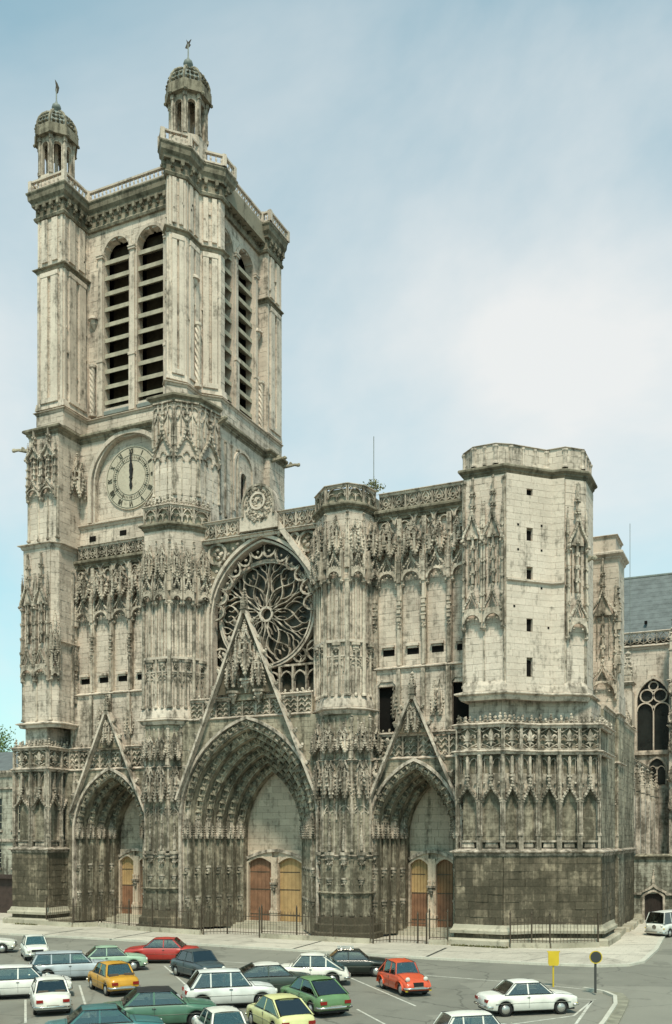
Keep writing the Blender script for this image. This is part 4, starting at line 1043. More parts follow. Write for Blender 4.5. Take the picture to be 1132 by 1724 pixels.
# ---- belfry tower
tower = zprism('belfry_tower', [(-18.4, 4.4), (-7, 4.4), (-5.6, 5.4), (-5.6, 15.4), (-18.4, 15.4)], 31.5, 44.4, 'mortar', cath)
wl = [(-18.3, 3.4), (-7.6, 3.4)]
CX, CZ = -12.95, 38.85
def chole(z):
    z0, s = 38.55, 4.0
    w = s if z < z0 else math.sqrt(max(0, s*s-(z-z0)**2))
    a = CX+18.3
    return [(a-w, a+w)] if z > 35.3 and w > .1 else []
m = MB(); ashlar(m, (wl[0][0], 3.9), (wl[1][0], 3.9), 33, 42.8, th=.5, hole=chole); obj('wall_blocks', m, 'stone', tower, kind='stuff')
wall_blocks('recess_blocks', [(-18.2, 3.9), (-7.6, 3.9)], 35.2, 42.7, tower, th=.03)
zprism('recess_wall', [(-18.2, 3.9), (-7.6, 3.9), (-7.6, 4.4), (-18.2, 4.4)], 33, 43, 'mortar', tower)
string('string_course', wl, 35.15, tower, 1.0)
m = MB((CX, 3.4), (CX+1, 3.4)); ap = [(-4.0, 35.3)]+roundarch(4.0, 38.55, 20)+[(4.0, 35.3)]
m.bar(ap, .30, .05, -.5, .22); m.bar([(a*.93, z) for a, z in ap], .08, .08, -.4, .05); obj('clock_arch', m, 'stone', tower)
m = MB((CX, 3.4), (CX+1, 3.4))
for a, z in ((-3.9, 33.9), (-.6, 34.0)): m.box(a-.35, a+.35, -.05, .03, z-.2, z+.25)
obj('drain_hole', m, 'void', tower, kind='stuff')
# clock face
ck = MB((CX, 3.85), (CX+1, 3.85)); ck.plate([(2.75*math.cos(2*math.pi*i/48), CZ+2.75*math.sin(2*math.pi*i/48)) for i in range(48)], 0, .10); clock = obj('clock', ck, 'dial', cath)
for r, w in ((2.62, .014), (1.95, .010), (1.5, .010)):
    m = MB((CX, 3.85), (CX+1, 3.85)); m.bar([(r*math.cos(2*math.pi*i/48), CZ+r*math.sin(2*math.pi*i/48)) for i in range(48)], w, w, .09, .13, True); obj('dial_ring', m, 'clock_num', clock)
NUM = ['XII', 'I', 'II', 'III', 'IIII', 'V', 'VI', 'VII', 'VIII', 'IX', 'X', 'XI']
for k, tx in enumerate(NUM):
    g = {'I': .10, 'V': .26, 'X': .26}; wtot = sum(g[c] for c in tx); x = -wtot/2; m = MB()
    for c in tx:
        h = .22
        if c == 'I': m.bar([(x+.05, -h), (x+.05, h)], .032, .032, 0, .05)
        elif c == 'V': m.bar([(x+.02, h), (x+.13, -h)], .035, .035, 0, .05); m.bar([(x+.24, h), (x+.13, -h)], .02, .02, 0, .045)
        else: m.bar([(x+.02, h), (x+.24, -h)], .035, .035, 0, .05); m.bar([(x+.24, h), (x+.02, -h)], .02, .02, 0, .045)
        x += g[c]
    me = shared(m, 'numeral', 'clock_num'); t = R(90-30*k)
    o = link('numeral', me, None, clock, (CX+2.28*math.cos(t), 3.85-.10, CZ+2.28*math.sin(t))); o.rotation_euler = (0, R(30*k), 0)
tk = MB(); tk.box(-.018, .018, 0, .03, -.1, .1); tkm = shared(tk, 'minute_mark', 'clock_num'); tk = MB(); tk.bar([(-.05, 0), (0, .14), (.05, 0), (0, -.14)], .02, .02, 0, .04, True); tkd = shared(tk, 'hour_mark', 'clock_num')
for k in range(60):
    t = R(90-6*k); r = 1.72; o = link('minute_mark', tkm if k % 5 else tkd, None, clock, (CX+r*math.cos(t), 3.74, CZ+r*math.sin(t))); o.rotation_euler = (0, R(6*k), 0)
m = MB((CX, 3.72), (CX+1, 3.72)); m.plate([(-.07, CZ-1.0), (-.16, CZ-.7), (-.07, CZ-.3), (-.10, CZ+.3), (-.17, CZ+1.1), (-.08, CZ+1.3), (-.07, CZ+2.0), (0, CZ+2.25), (.07, CZ+2.0), (.08, CZ+1.3), (.17, CZ+1.1), (.10, CZ+.3), (.07, CZ-.3), (.16, CZ-.7), (.07, CZ-1.0)], .02, .07); obj('clock_hand', m, 'clock_ink', clock)
m = MB((CX, 3.72), (CX+1, 3.72)); m.plate([(-.1, CZ-.2), (-.22, CZ+.7), (-.12, CZ+1.0), (0, CZ+1.35), (.12, CZ+1.0), (.22, CZ+.7), (.1, CZ-.2)], -.03, .01); m.lathe(0, 0, [(0, CZ)], 3) if False else None; obj('clock_hand', m, 'clock_ink', clock)
m = MB((CX, 3.72), (CX+1, 3.72)); m.plate([(.16*math.cos(math.pi*i/6), CZ+.16*math.sin(math.pi*i/6)) for i in range(12)], -.02, .1); obj('clock_boss', m, 'clock_ink', clock)
# clock-stage buttresses
c1 = [(-21.5, 5), (-21.5, .6), (-18.3, .6), (-18.3, 3.5)]
zprism('clock_stage_buttress', close(c1, [(-18.3, 6), (-21.5, 6)]), 33, 43, 'mortar', tower); wall_blocks('buttress_blocks', c1, 33.1, 42.7, tower, th=.05)
tall(tower, c1[1], c1[2], 2, 36.9, 42.9); shafts('shafts', [c1[1], c1[2]], 33.4, 37.9, tower, 1.1, .09)
on('niche_canopy', can(1.3, 4.0), tower, c1[2], c1[3], 2.2, .02, 37.6)
c2 = [(-8.4, 3.4), (-8.4, .7), (-6.4, .7), (-5.0, 2.1), (-4.6, 4.6)]
zprism('clock_stage_buttress', close(c2, [(-5.6, 6), (-8.4, 6)]), 33, 43.4, 'mortar', tower); wall_blocks('buttress_blocks', c2, 33.1, 43.2, tower, th=.05)
for P, Q in facets(c2)[1:]:
    d = dist(P, Q); n = 1; w = round(d/n*.98, 2)
    for i in range(n):
        a = d*(i+.5)/n; on('ogee_niche', ogee_bay(w, 7.6), tower, P, Q, a, .05, 35.4)
string('cornice', c2, 43.5, tower, .9, 'stone_corn', CORN)
# south wall of the clock stage
cs = [(-5.0, 4.6), (-5.0, 13.0), (-4.4, 13.0), (-4.4, 15.9)]
def shole(z): return [(4.1, 5.1)] if 37.0 < z < 39.7 else []
m = MB(); ashlar(m, (-5.3, 4.6), (-5.3, 13), 33, 42.9, th=.35, hole=shole)
for P, Q in facets(cs)[1:]: ashlar(m, P, Q, 33, 42.9)
obj('wall_blocks', m, 'stone', tower, kind='stuff')
zprism('south_core', [(-5.3, 4.6), (-5.3, 13), (-4.4, 13), (-4.4, 15.9), (-8, 15.9), (-8, 4.6)], 31.5, 43, 'mortar', tower)
m = MB((-5.0, 9.2), (-5.0, 10)); m.box(-.5, .5, -.33, -.25, 37, 39.7); obj('window_void', m, 'void', tower)
m = MB((-5.0, 9.2), (-5.0, 10)); m.bar([(-.5, 37)]+roundarch(.5, 39.3, 8)+[(.5, 37)], .12, .03, -.3, .12); m.bar([(-1.6, 36)]+roundarch(1.6, 40, 10)+[(1.6, 36)], .12, .1, -.05, .2); obj('window_frame', m, 'stone', tower)
shafts('shafts', [(-5.0, 5.2), (-5.0, 8.2)], 35, 41.5, tower, 1.0, .12)
ring43 = [(-21.5, 6), (-21.5, .6), (-18.3, .6), (-18.3, 3.4), (-8.4, 3.4)]
string('cornice', ring43, 43.1, tower, .9, 'stone_corn', CORN); string('cornice', cs, 43.1, tower, .9, 'stone_corn', CORN)
# belfry stage
W_ = 4.2
nw = [(-20.85, 8), (-20.85, 1.0), (-18.07, 1.0), (-18.07, W_)]
sw = [(-7.4, W_), (-7.4, 1.15), (-7.0, .75), (-6.13, 1.95), (-6.13, 3.9), (-4.8, 5.2), (-4.8, 5.8), (-5.6, 5.8)]
se = [(-5.6, 13.2), (-4.8, 13.2), (-4.8, 15.9)]
zprism('belfry_base', [(-20.95, 8), (-20.95, .9), (-17.97, .9), (-17.97, 4.0), (-7.5, 4.0), (-7.5, 1.05), (-7.1, .6), (-6.0, 1.9), (-6.0, 3.9), (-4.7, 5.1), (-4.7, 15.9), (-18, 15.9)], 42.8, 44.5, 'mortar', tower)
base = [(-20.95, 8), (-20.95, .9), (-17.97, .9), (-17.97, 4.0), (-7.5, 4.0), (-7.5, 1.05), (-7.1, .6), (-6.0, 1.9), (-6.0, 3.9), (-4.7, 5.1), (-4.7, 15.9)]
wall_blocks('base_blocks', base, 43.2, 44.4, tower, th=.05)
string('string_course', base, 44.7, tower, .8)
zprism('corner_buttress', close(nw, [(-18.07, 6), (-20.85, 8)][:1]), 44.5, 64, 'mortar', tower); wall_blocks('buttress_blocks', nw, 44.8, 62.4, tower, th=.05)
zprism('corner_buttress', close(sw, [(-5.6, 6.5), (-7.5, 6.5)]), 44.5, 64, 'mortar', tower); wall_blocks('buttress_blocks', sw, 44.8, 62.4, tower, th=.05)
zprism('corner_buttress', close(se, [(-7, 15.9), (-7, 13.2)]), 44.5, 64, 'mortar', tower); wall_blocks('buttress_blocks', se, 44.8, 62.4, tower, th=.05)
nws = [(-20.85, 8), (-20.85, 1.0), (-18.07, 1.0), (-18.07, W_)]
for zz in (57.6,):
    for pth in (outset(nw, .06), outset(sw, .06), outset(se, .06)): string('string_course', pth, zz, tower, 1.1, 'stone_corn')
for pth, zz0 in ((nw, 44.9), (sw, 44.9), (se, 44.9)):
    mm = MB(); mm.molding(pth, [(-.1, zz0), (.22, zz0), (.14, zz0+.6), (-.1, zz0+.7)]); obj('moulded_foot', mm, 'stone', tower)
m = MB()                                                      # thickened lower half of the buttresses with pilaster strips
for pth in (nw[1:4], sw[1:6], se[1:]):
    for P, Q in facets(pth):
        d = m.fr(P, Q)
        for a in (.12, d-.12): m.box(a-.12, a+.12, 0, .14, 45.5, 57.2); m.box(a-.10, a+.10, 0, .11, 57.9, 62.2)
        if d > 1.2:
            for a in (d*.30, d*.70): m.box(a-d*.13, a+d*.13, 0, .26, 45.6, 57.0, 0, 0); m.box(a-d*.11, a+d*.11, 0, .20, 58.1, 61.9)
            m.box(d*.30-d*.15, d*.70+d*.15, 0, .30, 56.7, 57.1); m.box(d*.15, d*.85, 0, .30, 45.4, 45.8)
obj('pilaster_strips', m, 'stone', tower, kind='stuff')
LW = [-14.85, -11.25]
def lan(c, zz, s=1.4, z0=59.6):
    w = s if zz < z0 else math.sqrt(max(0, s*s-(zz-z0)**2))
    return (c-w, c+w)
def whole(z): return [lan(c+18.07, z) for c in LW] if 45.4 < z < 61.0 else []
m = MB(); ashlar(m, (-18.07, W_+.7), (-7.5, W_+.7), 44.7, 62.6, th=.7, hole=whole); obj('wall_blocks', m, 'stone', tower, kind='stuff')
LS = [7.1, 10.7]
def swhole(z): return [lan(c-5.4, z) for c in LS] if 45.4 < z < 61.0 else []
m = MB(); ashlar(m, (-6.3, 5.4), (-6.3, 13.3), 44.7, 62.6, th=.7, hole=swhole); obj('wall_blocks', m, 'stone', tower, kind='stuff')
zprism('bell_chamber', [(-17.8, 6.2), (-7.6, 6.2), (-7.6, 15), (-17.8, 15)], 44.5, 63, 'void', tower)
slat = MB(); slat.add([(-1.39, -1.1, .62), (1.39, -1.1, .62), (1.39, -.02, 0), (-1.39, -.02, 0), (-1.39, -1.1, .84), (1.39, -1.1, .84), (1.39, -.02, .36), (-1.39, -.02, .36)], [(0, 1, 2, 3), (7, 6, 5, 4), (0, 4, 5, 1), (1, 5, 6, 2), (2, 6, 7, 3), (3, 7, 4, 0)])
slat_me = shared(slat, 'louvre_slat', 'louvre')
def lancet(P, Q, a):
    for k in range(10): on('louvre_slat', slat_me, tower, P, Q, a, -.06, 46.0+1.42*k)
    m = MB(P, Q); m.bar([(a-1.4, 45.3)]+shift(roundarch(1.4, 59.6, 16), a)+[(a+1.4, 45.3)], .26, .02, -.75, .10); 
    obj('lancet_frame', m, 'stone', tower)
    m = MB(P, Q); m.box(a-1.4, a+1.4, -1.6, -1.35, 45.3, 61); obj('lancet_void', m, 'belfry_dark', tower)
    m = MB(P, Q); m.add([(a-1.38, -.9, 46.4), (a+1.38, -.9, 46.4), (a+1.38, .1, 45.3), (a-1.38, .1, 45.3), (a-1.38, -.9, 45), (a+1.38, -.9, 45), (a+1.38, .1, 45), (a-1.38, .1, 45)], [(0, 1, 2, 3), (7, 6, 5, 4), (0, 4, 5, 1), (1, 5, 6, 2), (2, 6, 7, 3), (3, 7, 4, 0)]); obj('sloping_sill', m, 'lead', tower)
for c in LW: lancet((-18.07, W_), (-7.5, W_), c+18.07)
for c in LS: lancet((-5.6, 5.4), (-5.6, 13.3), c-5.4)
def pil(P, Q, a, w):
    m = MB(P, Q); m.box(a-w/2, a+w/2, 0, .30, 44.9, 50.0); m.box(a-w/2+.08, a+w/2-.08, 0, .22, 50.0, 59.4); m.box(a-w/2-.06, a+w/2+.06, 0, .36, 49.8, 50.05); m.box(a-w/2-.05, a+w/2+.05, 0, .34, 59.3, 59.65); m.box(a-w/2-.08, a+w/2+.08, 0, .4, 59.5, 59.6)
    obj('lancet_pilaster', m, 'stone', tower)
for a in (1.55, 5.02, 8.7): pil((-18.07, W_), (-7.5, W_), a, .62)
for a in (.2, 3.5, 7.0): pil((-5.6, 5.4), (-5.6, 13.3), a, .55)
def twist(P, Q, a, b, z0, z1, r=.24):
    m = MB(P, Q); m.lathe(a, b, [(r*1.5, z0), (r*1.5, z0+.2), (r*.8, z0+.3), (r*.8, z1-.3), (r*1.4, z1-.2), (r*1.5, z1)], 8)
    for k in range(4): m.tube([(a+r*.72*math.cos(k*1.57+i*.55), b+r*.72*math.sin(k*1.57+i*.55), z0+.3+(z1-z0-.6)*i/22) for i in range(23)], r*.42, 5)
    obj('twisted_column', m, 'stone', tower)
twist((-18.07, W_), (-7.5, W_), .75, .25, 45, 49.7); twist((-6.13, 1.95), (-6.13, 3.9), 1.25, .35, 45, 50.5); twist((-5.6, 5.4), (-5.6, 13.3), 7.45, .4, 45, 49.7)
def hoodn(P, Q, a, z):
    m = MB(P, Q); m.lathe(a, .1, [(.5, z), (.46, z+.16), (.3, z+.36), (.06, z+.5)], 10); m.lathe(a, .0, [(.1, z-.8), (.36, z-.4), (.44, z)], 8); obj('niche_hood', m, 'stone', tower)
hoodn((-18.07, W_), (-7.5, W_), .75, 53.9); hoodn((-6.13, 1.95), (-6.13, 3.9), 1.1, 54.2); hoodn((-5.6, 5.4), (-5.6, 13.3), 7.3, 54.3)
m = MB()
for pth in (nw[1:4], sw[1:6], se[1:]):
    for P, Q in facets(pth):
        d = m.fr(P, Q)
        for k in range(9): a = random.uniform(.2, d-.2); z = random.uniform(46.5, 61); m.box(a-.09, a+.09, .04, .2, z, z+.2)
obj('bond_stones', m, 'stone', tower, kind='stuff')
# crowning entablature
crown = [(-21.0, 9), (-21.0, .85), (-17.92, .85), (-17.92, 4.05), (-7.5, 4.05), (-7.5, 1.05), (-7.05, .55), (-5.95, 1.85), (-5.95, 3.75), (-4.65, 5.1), (-4.65, 6.2), (-5.45, 6.2), (-5.45, 13), (-4.65, 13), (-4.65, 16.0)]
m = MB(); m.molding(crown, [(-.3, 62.0), (.08, 62.0), (.16, 62.2), (.08, 62.35), (-.3, 62.4)]); obj('architrave', m, 'stone_corn', tower)
wall_blocks('frieze_blocks', crown, 62.4, 63.3, tower, 'stone_corn', th=.02)
m = MB(); m.molding(crown, [(-.3, 63.25), (.25, 63.25), (.28, 63.5), (.48, 63.75), (.52, 64.15), (.62, 64.3), (.62, 64.42), (-.3, 64.5)]); obj('cornice', m, 'stone_corn', tower)
mod = MB(); mod.box(-.14, .14, 0, .38, .42, .8); mod.box(-.11, .11, 0, .26, .12, .45); mod.lathe(0, .36, [(.09, .24), (.13, .32), (.1, .42)], 6); modm = shared(mod, 'modillion', 'stone_corn')
for P, Q in facets(crown)[1:]:
    d = dist(P, Q); n = max(1, round(d/.8))
    for i in range(n): on('modillion', modm, tower, P, Q, d*(i+.5)/n, .0, 62.5)
zprism('roof_deck', [(-20.9, 9), (-20.9, 1), (-18, 1), (-18, 4.2), (-7.4, 4.2), (-7.4, 1.15), (-7.0, .75), (-6.1, 1.9), (-6.1, 3.9), (-4.8, 5.1), (-4.8, 15.9), (-20.9, 15.9)], 62.8, 64.4, 'mortar', tower)
def balustrade(poly, z, h, step=.42):
    m = MB(); m.molding(poly, [(-.12, z), (.12, z), (.12, z+.14), (-.12, z+.14)]); m.molding(poly, [(-.15, z+h-.16), (.15, z+h-.16), (.15, z+h), (-.15, z+h)]); obj('balustrade', m, 'stone', tower)
    for P, Q in facets(poly):
        d = dist(P, Q); n = max(1, int(d/step))
        for i in range(n): on('baluster', balm, tower, P, Q, d*(i+.5)/n, 0, z+.14)
        on('baluster_post', postm, tower, P, Q, 0, 0, z); on('baluster_post', postm, tower, P, Q, d, 0, z)
bm_ = MB(); bm_.lathe(0, 0, [(.07, 0), (.05, .1), (.10, .28), (.05, .5), (.07, .62)], 6); balm = shared(bm_, 'baluster', 'stone'); bm_ = MB(); bm_.box(-.17, .17, -.17, .17, 0, .98); postm = shared(bm_, 'baluster_post', 'stone')
balustrade([(-17.5, 3.7), (-8.2, 3.7)], 64.5, .92)
balustrade([(-21.3, 6), (-21.3, .55), (-17.6, .55), (-17.6, 3.6)], 64.5, .95)
balustrade([(-7.85, 3.6), (-7.85, .85), (-7.1, .05), (-5.55, 1.65), (-5.5, 3.5), (-4.2, 4.8), (-4.2, 6.4)], 64.5, .95); balustrade([(-5.0, 6.4), (-5.0, 12.8)], 64.5, .92); balustrade([(-4.9, 12.6), (-4.1, 12.6), (-4.1, 16)], 64.5, .95)
def lantern(x, y, vane):
    L = zprism('lantern', [(x+1.62*math.cos(R(22.5+45*i)), y+1.62*math.sin(R(22.5+45*i))) for i in range(8)], 64.4, 66.2, 'stone', cath)
    oc = lambda r: [(x+r*math.cos(R(22.5-45*i)), y+r*math.sin(R(22.5-45*i))) for i in range(8)]
    o8 = oc(1.5)
    for i in range(8):
        P, Q = o8[i], o8[(i+1) % 8]
        if dist(P, Q) < .1: continue
        # frame so that outward is away from the axis
        m = MB(Q, P) if MBout(Q, P, x, y) else MB(P, Q)
        d = dist(P, Q); s = d/2-.24; zt = 69.2
        m.plate([(0, 66.2), (0, 69.9), (d, 69.9), (d, 66.2), (d/2+s, 66.2)]+shift(roundarch(s, zt-s, 8), d/2)[::-1]+[(d/2-s, 66.2)], -.28, 0)
        m.bar([(d/2-s, 66.2)]+shift(roundarch(s, zt-s, 8), d/2)+[(d/2+s, 66.2)], .07, .02, -.05, .07)
        m.box(-.11, .11, -.06, .14, 66.2, 69.6); m.box(-.16, .16, -.06, .2, 66.2, 66.5); m.box(-.16, .16, -.06, .2, 69.3, 69.7)
        obj('arcade_bay', m, 'stone_orn', L)
        m = MB(m.P, (m.P[0]+m.u[0], m.P[1]+m.u[1])); m.box(-.15, .15, 0, .45, 69.75, 70.5); m.blob(0, .45, 69.7, .16); obj('corner_bracket', m, 'stone_corn', L)
    m = MB(); m.molding(oc(1.5), [(-.4, 69.7), (.1, 69.7), (.2, 69.95), (.5, 70.2), (.55, 70.45), (.2, 70.6), (-.4, 70.6)], True); obj('lantern_cornice', m, 'stone_corn', L)
    m = MB((x, y), (x+1, y)); m.lathe(0, 0, [(1.75, 70.5), (1.72, 70.8), (1.78, 71.0), (1.62, 71.5), (1.3, 72.0), (.85, 72.4), (.45, 72.6), (.3, 72.75)], 8, R(22.5)); obj('dome', m, 'lead', L)
    m = MB((x, y), (x+1, y))
    for i in range(8):
        t = R(22.5+45*i)
        m.tube([(r*math.cos(t), r*math.sin(t), z) for r, z in ((1.78, 70.55), (1.8, 71.0), (1.64, 71.5), (1.32, 72.02), (.87, 72.44), (.4, 72.65))], .1, 5)
        for z, r in ((70.85, 1.74), (71.3, 1.62), (71.75, 1.4)):
            for q in (-12, 0, 12): m.blob(r*math.cos(t+R(22.5+q)), r*math.sin(t+R(22.5+q)), z, .17, .7, .3)
    obj('dome_ribs', m, 'stone_corn', L, kind='stuff')
    m = MB((x, y), (x+1, y)); m.lathe(0, 0, [(.28, 72.6), (.2, 72.8), (.2, 72.9), (.36, 73.05), (.42, 73.25), (.36, 73.45), (.16, 73.6), (.06, 73.9), (.05, 75.0)], 10); obj('finial', m, 'lead', L, True)
    m = MB((x, y), (x+1, y))
    if vane: m.plate([(-.3, 74.75), (-.05, 74.6), (.25, 74.85), (.12, 75.0), (.3, 75.3), (.02, 75.15), (-.18, 75.45), (-.1, 75.1)], -.03, .03)
    else: m.plate([(-.02, 74.5), (.18, 74.6), (.3, 75.0), (.1, 75.5), (-.15, 75.9), (-.05, 75.3), (-.1, 74.9)], -.03, .03)
    obj('weather_vane', m, 'iron', L)
    m = MB((x, y), (x+1, y)); m.lathe(0, 0, [(1.2, 66.1), (1.2, 66.22)], 8, R(22.5)); m.lathe(0, 0, [(.16, 66.2), (.16, 69.8)], 8); obj('lantern_floor', m, 'stone', L)
def MBout(P, Q, x, y):
    u = (Q[0]-P[0], Q[1]-P[1]); n = (u[1], -u[0]); mx_, my_ = (P[0]+Q[0])/2-x, (P[1]+Q[1])/2-y
    return n[0]*mx_+n[1]*my_ > 0
lantern(-20.15, 2.5, False); lantern(-6.85, 3.4, True)
# the belfry stage stands a little lower than first laid out
def low(z): return z if z < 44.6 else 44.6+(z-44.6)*.970
seen = set()
for o in [c for c in COL.objects if c.parent and (c.parent == tower or c.parent.name.split('.')[0] == 'lantern' or (c.name.split('.')[0] == 'lantern'))]:
    if abs(o.location.z) > 1: o.location.z = low(o.location.z)
    elif o.data and o.data.name not in seen and o.location.length < 1e-6:
        seen.add(o.data.name)
        for v in o.data.vertices: v.co.z = low(v.co.z)
# gargoyles
def gargoyle(parent, x, y, z, ang, l=1.6):
    m = MB((x, y), (x+math.cos(R(ang)), y+math.sin(R(ang))))
    m.tube([(0, 0, z), (l*.4, 0, z+.05), (l*.75, 0, z+.12), (l, 0, z+.05)], [.2, .17, .13, .16], 6); m.blob(l, 0, z+.08, .2); m.blob(l*.5, 0, z+.25, .18)
    obj('gargoyle', m, 'stone_dark', parent)
gargoyle(tower, -21.3, .7, 41.4, 205, 1.6); gargoyle(tower, -4.4, 15.7, 42.6, 15, 1.5); gargoyle(tower, -4.3, 13.3, 42.3, 5, 1.3); gargoyle(tower, -4.6, 4.6, 42.4, -20, 1.0)
gargoyle(tower, -21.2, 1.0, 33.1, 195, 1.2); gargoyle(p4, 25.7, 3.8, 26.8, -30, .9)
zprism('tower_shaft', [(-21.5, 7.6), (-8.6, 7.6), (-5, 7.6), (-5, 15.8), (-21.5, 15.8)], 0, 32, 'mortar', tower)
# nave gable wall behind the parapet is below the roofline; transept beyond on the right
tr = zprism('transept', [(16, 50), (40, 50), (40, 62), (16, 62)], 0, 29.9, 'mortar', cath)
TX, TZ = 25.2, 17.3
def thole(z):
    s, z0 = 1.85, 23.0
    w = s if z < z0 else (math.sqrt(max(0, 9-(z-z0)**2))-(3-s) if z-z0 < 2.7 else 0)
    return [(TX-16-w, TX-16+w)] if z > TZ and w > .05 else []
m = MB(); ashlar(m, (16, 49.7), (40, 49.7), 0, 29.6, th=.4, ch=.6, bl=1.4, hole=thole); obj('wall_blocks', m, 'stone', tr, kind='stuff')
Pt, Qt = (TX, 49.3), (TX+1, 49.3)
m = MB(Pt, Qt); m.bar([(-1.85, TZ)]+pointed(1.85, 2.7, 23, 8)+[(1.85, TZ)], .2, .08, -.3, .3); obj('window_arch', m, 'stone', tr)
m = MB(Pt, Qt); m.box(-2.1, 2.1, -.42, -.36, TZ, 26); obj('window_glass', m, 'glass_dark', tr)
m = MB(Pt, Qt); m.bar([(0, TZ), (0, 22.6)], .07, .07, -.35, 0); m.box(-2.1, 2.1, -.4, .35, TZ-.3, TZ)
for c in (-.92, .92): m.bar(shift(pointed(.88, .9, 22.0, 5), c), .07, .07, -.35, 0)
for c, z, r in ((-.72, 23.7, .72), (.72, 23.7, .72), (0, 24.8, .5)): m.bar([(c+r*math.cos(math.pi*i/7), z+r*math.sin(math.pi*i/7)) for i in range(14)], .07, .07, -.35, 0, True)
obj('window_tracery', m, 'stone', tr, kind='stuff')
m = MB((25.6, 49.3), (26.6, 49.3)); m.bar([(-.95, 13.6)]+pointed(.95, 1.2, 15.4, 6)+[(.95, 13.6)], .16, .05, 0, .3); m.bar([(0, 13.6), (0, 15.6)], .06, .06, .02, .2)
for c in (-.46, .46): m.bar(shift(pointed(.42, .5, 15.2, 4), c), .05, .05, .02, .2)
obj('small_window_frame', m, 'stone', tr, kind='stuff')
m = MB((25.6, 49.3), (26.6, 49.3)); m.plate([(-.95, 13.6), (.95, 13.6), (.95, 15.4), (.5, 16.2), (0, 16.6), (-.5, 16.2), (-.95, 15.4)], -.1, .06); obj('small_window_glass', m, 'glass_dark', tr)
string('cornice', [(16, 49.3), (40, 49.3)], 29.4, tr, 1.3, 'stone')
row('parapet_panel', parapet_bay, tr, (17, 49.2), (37, 49.2), 14, 29.6, 1.25); string('coping', [(17, 49.2), (37, 49.2)], 31.0, tr, .6)
rf = MB(); rf.raw([(12, 49.6, 30), (42, 49.6, 30), (42, 56, 39), (12, 56, 39), (12, 62.4, 30), (42, 62.4, 30)], [(0, 1, 2, 3), (3, 2, 5, 4), (0, 3, 4), (1, 5, 2), (0, 4, 5, 1)]); roof = obj('roof', rf, 'slate', tr)
m = MB()
for i in range(15):
    y0 = 49.6+6.4*i/15; z0 = 30+9*i/15
    m.raw([(12, y0-.02, z0+.04), (42, y0-.02, z0+.04), (42, y0+.42, z0+.63), (12, y0+.42, z0+.63), (12, y0, z0-.02), (42, y0, z0-.02)], [(0, 1, 2, 3), (0, 4, 5, 1)])
obj('slate_courses', m, 'slate', roof, kind='stuff')
m = MB(); m.tube([(12, -56, 39.05), (42, -56, 39.05)], .16, 6); obj('ridge', m, 'lead', roof)
for x, y, z in ((24.2, 50.9, 32.3), (27.3, 50.9, 32.5)):
    m = MB((x, y), (x+1, y)); m.box(-.15, .15, -.1, .3, z-.1, z+.25); obj('roof_vent', m, 'void', roof)
def transept_buttress(x, y, z1, w):
    b = zprism('buttress', [(x-w, y), (x+w, y), (x+w, y+3), (x-w, y+3)], 0, z1, 'stone', tr)
    for z in (14, 20, 25): string('string_course', [(x-w, y+2), (x-w, y), (x+w, y), (x+w, y+2)], z, tr, .8)
    link('pinnacle', pinnacle(.9, 4.4), None, tr, (x, y+.6, z1)); link('pinnacle', pinnacle(.5, 3.0), None, tr, (x, y-.1, z1-6)); link('pinnacle', pinnacle(.5, 3.0), None, tr, (x, y-.1, z1-10))
    for q_ in range(5): on('niche_canopy', can(.9, 2.0), tr, (x-w, y), (x+w, y), w, .02, z1-4-3.2*q_)
transept_buttress(22.7, 46.6, 24.0, .5); transept_buttress(21.7, 44.5, 20.0, .45); transept_buttress(27.6, 47, 27.5, .5)
# side chapels along the nave
ch_ = [(25.0, 27), (25.0, 49)]
cp = zprism('chapel', [(25, 27), (25, 49), (18, 49), (18, 27)], 0, 13.9, 'mortar', cath)
wall_blocks('wall_blocks', [(23, 27), (25, 27), (25, 49)], 0, 13.8, cp, 'render_wall', th=.05, ch=.5)
string('cornice', [(22, 27), (25, 27), (25, 49)], 13.9, cp, 1.0); string('string_course', [(22, 27), (25, 27), (25, 49)], 6.3, cp, 1.0)
row('parapet_panel', parapet_bay, cp, (25, 27), (25, 49), 16, 14.0, 1.2); string('coping', [(25, 27), (25, 49)], 15.4, cp, .6)
for k in range(6):
    y = 29+k*3.9
    m = MB((25, y), (25, y+1)); m.box(.8, 2.9, .0, .07, 7.2, 12.4); obj('window_glass', m, 'glass_dark', cp)
    m = MB((25, y), (25, y+1))
    for a in (.55, 1.2, 1.85, 2.5, 3.15): add_shaft(m, a, .15, 7.0, 12.0, .15)
    m.bar(shift(pointed(1.4, 1.4, 11.6, 5), 1.85), .14, .1, 0, .3); obj('window_frame', m, 'stone', cp, kind='stuff')
    m = MB((25, y-.35), (25, y)); m.box(-.35, .35, 0, .9, 0, 11.5); m.box(-.3, .3, 0, .5, 11.5, 13.6); obj('buttress', m, 'stone', cp); link('pinnacle', pinnacle(.5, 3.2), None, cp, (25.6, y-.35, 11.5))
for x, y, z0, h in ((24.6, 21, 0, 18.4), (24.3, 25.8, 0, 20.5)):
    fb = zprism('flying_buttress_pier', [(x-.7, y), (x+.9, y), (x+.9, y+1.6), (x-.7, y+1.6)], z0, h, 'stone', cath)
    for z in (14, 17): string('string_course', [(x-.7, y+1), (x-.7, y), (x+.9, y), (x+.9, y+1.6)], z, fb, .8)
    link('pinnacle', pinnacle(.8, 4.6), None, fb, (x+.1, y+.8, h)); link('pinnacle', pinnacle(.35, 2.4), None, fb, (x+.8, y-.05, h-3)); link('pinnacle', pinnacle(.35, 2.4), None, fb, (x-.4, y-.05, h-5))
for n_ in range(3):
    a0 = 22.5; m = MB((25, 33+n_*4), (26, 33+n_*4))
